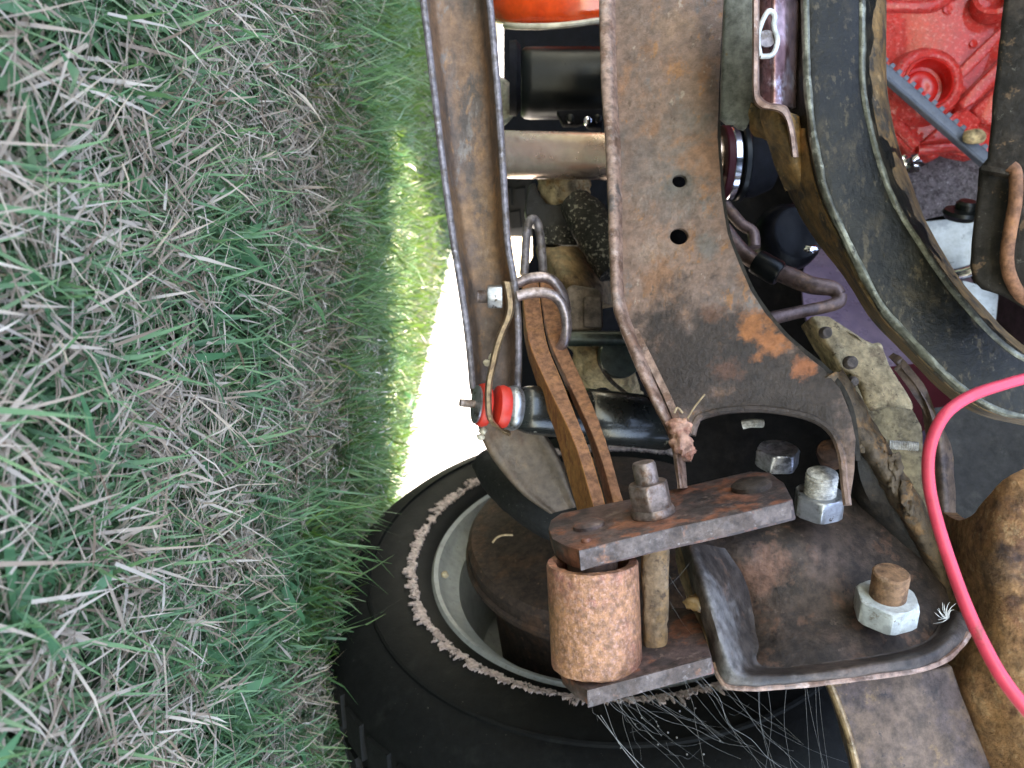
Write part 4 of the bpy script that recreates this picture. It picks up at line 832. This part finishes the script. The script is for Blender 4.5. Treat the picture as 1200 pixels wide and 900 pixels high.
o = obj('splash_panel', sheet([[(1085, 480, .74), (1130, 470, .74), (1270, 455, .74)], [(1092, 560, .72), (1150, 560, .72), (1270, 560, .72)], [(1095, 640, .68), (1160, 640, .68), (1270, 640, .68)]], .003, 6, 2), M_splash, None, 60, amp=.002, nscale=30)
tag(o, 'dark splash panel behind the loop of red wire', 'splash panel')

# ---------------------------------------------------------------- steering box and links
sb = thing('steering_box', 'tan dusty steering box casting right of the frame horn', 'steering box', W(1030, 470, .62))
obj('box_casting', prism(onp(plane((950, 372, .645), (1040, 412, .635), (1010, 480, .615)), [(948, 370), (972, 370), (1004, 391), (1024, 402), (1034, 399), (1037, 412), (1044, 428), (1058, 450), (1074, 478), (1064, 487), (1040, 480), (1020, 486), (1002, 440), (985, 430), (968, 402)]), (.004, .05, .01), .004, rough=.0013, step=.007, seg=3), M_tan, sb, 50)
obj('lower_casting', prism(onp(plane((1004, 440, .622), (1074, 478, .610), (1050, 590, .585)), [(998, 436), (1020, 482), (1042, 477), (1070, 480), (1080, 500), (1086, 560), (1090, 600), (1080, 620), (1060, 600), (1036, 550), (1014, 500)]), (.004, .05, .01), .005, rough=.0018, step=.008, seg=3), M_tan2, sb, 50)

obj('bolt', thread(px(5.5, .59), px(30, .59), W(1042, 521, .588), Vector((.05, -.35, 1))), M_thr, sb)
for u, v, r_ in ((995, 425, 8), (998, 447, 6), (966, 390, 7)):
    obj('bolt_head', lathe([(px(r_, .62), 0), (px(r_, .62), .004), (px(r_ * .7, .62), .006), (0, .006)], W(u, v, .618), N, 20), M_pad, sb, 40)
obj('side_cover', sheet([[(1040, 418, .66), (1052, 425, .64), (1066, 440, .65)], [(1068, 450, .65), (1080, 460, .63), (1094, 482, .64)], [(1082, 490, .64), (1096, 498, .62), (1113, 520, .63)], [(1086, 540, .635), (1104, 545, .615), (1119, 565, .625)], [(1090, 600, .63), (1108, 605, .61), (1122, 615, .62)], [(1112, 650, .62), (1122, 655, .605), (1132, 660, .615)]], .006, 6, 2), M_low, sb, 60, amp=.001)
tr = thing('drag_link', 'bent purple brown steering link forked beside the flared rail', 'steering link', W(920, 330, .7))
obj('link_rod', tube([(848, 268, .72), (870, 296, .71), (895, 312, .70), (925, 324, .69), (950, 334, .68), (975, 338, .675), (984, 346, .672)], [.007, .0075, .0075, .0085, .008, .007, .006], 16, 8), M_link, tr, 60)
obj('lower_rod', tube([(984, 346, .672), (982, 354, .67), (965, 360, .668), (935, 366, .665), (900, 374, .66)], [.006, .006, .0055, .0055, .006], 16, 8), M_link, tr, 60)
obj('rubber_sleeve', lathe([(0, 0), (.011, 0), (.0115, .003), (.0115, .022), (.010, .025), (0, .025)], W(886, 306, .70), W(914, 322, .69) - W(886, 306, .70), 28), M_filter, tr, 40)
bs_ = thing('ball_joint', 'glossy black ball joint in the shadow behind the curved arm', 'ball joint', W(925, 270, .82))
obj('socket', lathe([(0, -.03), (px(30, .82), -.028), (px(38, .82), -.015), (px(40, .82), 0), (px(36, .82), .012), (px(30, .82), .016), (px(26, .82), .015), (px(10, .82), .018), (0, .018)], W(924, 278, .82), Vector((-.1, -1, .25)), 48), M_dark_rub, bs_, 50)
obj('chrome_tip', blob(W(951, 292, .79), .004, .004, .008, .2, 2, 2), M_chrome, bs_)
obj('arm_stub', tube([(850, 240, .80), (868, 262, .79), (882, 272, .785), (884, 290, .78)], .006, 12), M_link, bs_)

# ---------------------------------------------------------------- lower right castings
gc = obj('spring_hanger', sheet([
 [(1105, 600, .60), (1122, 612, .56), (1140, 606, .53), (1160, 572, .51), (1200, 545, .49), (1280, 530, .48)],
 [(1108, 650, .59), (1122, 650, .555), (1142, 648, .515), (1168, 640, .495), (1200, 640, .485), (1280, 640, .475)],
 [(1110, 700, .58), (1128, 705, .55), (1150, 700, .515), (1172, 700, .495), (1205, 700, .485), (1280, 700, .475)],
 [(1105, 740, .575), (1126, 748, .54), (1150, 745, .515), (1180, 745, .495), (1215, 745, .485), (1280, 745, .475)],
 [(1100, 790, .57), (1116, 790, .53), (1145, 790, .51), (1180, 790, .49), (1215, 790, .48), (1280, 790, .47)],
 [(1120, 850, .56), (1134, 850, .52), (1155, 850, .505), (1190, 850, .485), (1225, 850, .475), (1280, 850, .465)],
 [(1150, 940, .55), (1165, 940, .51), (1180, 940, .50), (1210, 940, .48), (1240, 940, .47), (1280, 940, .46)]], .01, 8, 2), M_gold, None, 60, amp=.002, nscale=40)
tag(gc, 'golden brown rusted casting in the lower right behind the red wire', 'casting')
hp = thing('hanger_plate', 'brown steel plate below the bracket pan with paler left edge', 'steel plate', W(1070, 850, .5))
hpl = plane((975, 800, .505), (1120, 780, .515), (1050, 900, .495))
obj('plate', prism(onp(hpl, [(974, 800), (1040, 792), (1116, 780), (1128, 815), (1142, 850), (1160, 895), (1180, 950), (1018, 950), (1008, 905), (996, 860), (984, 825)]), (0, .02, 0), .0015, rough=.0006), M_low, hp, 40, amp=.0003)
obj('plate_edge', tube([(u, v, hpl(u, v) - .0005) for u, v in ((972, 800), (983, 828), (995, 862), (1004, 900), (1016, 950))], .0026, 10, 6), M_strap, hp)  # paler strip along the left side of the plate
wr = obj('red_wire', tube([(1240, 438, .42), (1205, 443, .415), (1175, 451, .41), (1140, 463, .405), (1112, 481, .40), (1096, 505, .40), (1088, 535, .40), (1089, 570, .40), (1098, 610, .40), (1112, 655, .40), (1130, 705, .395), (1150, 750, .39), (1175, 795, .385), (1210, 840, .38), (1250, 885, .375)], [.0030, .0030, .0030, .0031, .0031, .0031, .0031, .0031, .0031, .0032, .0033, .0034, .0035, .0035, .0035], 16, 8), M_wire, None, 60)
tag(wr, 'pinkish red insulated wire looping down the right side', 'wire')

# ---------------------------------------------------------------- small natural things
co = thing('dry_cocoon', 'shrivelled pink brown cocoon stuck in the horn corner', 'cocoon', W(797, 512, .53))
bm = blob(W(796, 500, .525), .006, .006, .008, .4, 2.2, 1); blob(W(798, 517, .523), .009, .007, .007, .4, 2.2, 2, bm=bm); blob(W(806, 528, .526), .006, .005, .005, .4, 2.2, 3, bm=bm)
obj('cocoon_body', bm, M_cocoon, co, 70, amp=.001, nscale=200)
obj('stem', tube([(806, 490, .52), (814, 477, .518), (826, 462, .515)], .0006, 6), M_straw, co)
obj('stem', tube([(790, 484, .52), (794, 478, .52), (800, 484, .52)], .0008, 6), M_straw, co)
bm = bmesh.new()
for i in range(22):
    a_ = random.uniform(-.9, .9) + math.pi * (1.05 if i % 2 else 1.35)
    L_ = random.uniform(8, 20); u0, v0 = 1112, 724
    tube([(u0, v0, .505), (u0 + math.cos(a_) * L_ * .5, v0 + math.sin(a_) * L_ * .5 + random.uniform(-3, 3), .50), (u0 + math.cos(a_ + .35) * L_, v0 + math.sin(a_ + .35) * L_, .498)], [.0003, .0002, .00008], 4, 3, bm=bm)
o = obj('white_tuft', bm, M_tuft, None, 60); tag(o, 'tiny white feather tuft beside the chalky zinc nut', 'feather tuft')
bm = bmesh.new(); random.seed(21)
for i in range(30):
    u0 = random.uniform(690, 850); v0 = 812 - (u0 - 690) * .2 + random.uniform(-4, 6); d0 = .46
    u1 = u0 + random.gauss(95, 60); v1 = random.uniform(840, 930); d1 = random.uniform(.52, .64); sg = random.uniform(-14, 18)
    m_ = [(u0 + (u1 - u0) * f_ + random.gauss(0, 2) * (0 < f_ < 1), v0 + (v1 - v0) * f_ + random.gauss(0, 2) + sg * 4 * f_ * (1 - f_), d0 + (d1 - d0) * f_) for f_ in (0, .2, .4, .6, .8, 1)]
    tube(m_, random.choice((.00005, .00006, .00008, .00013)), 4, 4, bm=bm)
for i in range(9):
    u0 = random.uniform(720, 900); v0 = random.uniform(825, 895); L_ = random.uniform(15, 50); a_ = random.uniform(-.6, 1.6); d0 = random.uniform(.48, .56)
    tube([(u0 + L_ * f_ * math.cos(a_) + random.gauss(0, 2), v0 + L_ * f_ * math.sin(a_) + random.gauss(0, 2) + 14 * f_ * (1 - f_), d0 + .02 * f_) for f_ in (0, .33, .66, 1)], .00005, 4, 4, bm=bm)
for i in range(8):
    u0 = random.uniform(850, 975); tube([(u0, 805, .50), (u0 + random.gauss(3, 3), 850, .53), (u0 + random.gauss(12, 8), 905, .55)], .00008, 4, 4, bm=bm)
for i in range(14):
    f_ = random.random(); u0 = 720 + 110 * f_ + random.gauss(0, 18); v0 = 820 + 70 * random.random()
    blob(W(u0, v0, .5), .0007, .0007, .0007, .5, 2, i, 1, bm=bm)
for u0, v0, u1, v1 in ((772, 650, 800, 700), (778, 690, 808, 660), (785, 705, 812, 745), (700, 838, 760, 905), (704, 838, 752, 905)):
    tube([(u0, v0, .475), ((u0 + u1) / 2, (v0 + v1) / 2 + 3, .48), (u1, v1, .49)], .00022 if v0 > 800 else .00007, 4, 4, bm=bm)
o = obj('cobweb', bm, M_web, None, 60); tag(o, 'dusty cobweb strands hanging from the lower shackle plate', 'cobweb')

# ---------------------------------------------------------------- unseen body panels added to shade the lawn and engine bay
bd = thing('shade_body', 'unseen dark body shell added to shade the lawn and engine bay', 'shade panels', Vector((0, 1.4, .4)))
def wsheet(rows, t=.002, n=6): return sheet(rows, t, n, 1, world=True)
obj('shade_hood', wsheet([[(-1.15, .44, .95), (-.3, .42, 1.0), (.55, .44, .95)], [(-1.15, 1.1, 1.0), (-.3, 1.1, 1.06), (.55, 1.1, 1.0)], [(-1.15, 1.65, 1.02), (-.3, 1.65, 1.08), (.55, 1.65, 1.02)]]), M_shade_body, bd)
obj('shade_back', wsheet([[(-1.1, 1.42, .36), (.5, 1.42, .36)], [(-1.1, 1.44, .7), (.5, 1.44, .7)], [(-1.1, 1.46, 1.03), (.5, 1.46, 1.03)]]), M_shade_body, bd)
obj('shade_side', wsheet([[(-1.12, .1, .40), (-1.12, .1, .98)], [(-1.12, 1.5, .40), (-1.12, 1.5, 1.0)]]), M_shade_body, bd)
obj('shade_side', wsheet([[(.56, .25, .80), (.56, .25, .98)], [(.56, 1.5, .80), (.56, 1.5, 1.0)]]), M_shade_body, bd)
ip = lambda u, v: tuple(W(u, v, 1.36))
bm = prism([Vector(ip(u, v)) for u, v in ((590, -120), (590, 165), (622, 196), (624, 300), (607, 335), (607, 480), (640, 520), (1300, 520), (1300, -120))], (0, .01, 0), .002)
obj('dark_backing', bm, M_black, bd)  # black backing sheet added for the shade in the bay gaps
obj('shade_tub', wsheet([[(-2.3, 1.62, .92), (-.72, 1.62, .92)], [(-2.3, 3.4, .92), (-.72, 3.4, .92)]]), M_shade_body, bd)  # unseen sheet added to throw shade on the lawn behind
obj('shade_tub_side', wsheet([[(-.74, 1.64, .62), (-.74, 1.64, .9)], [(-.74, 3.4, .62), (-.74, 3.4, .9)]]), M_shade_body, bd)
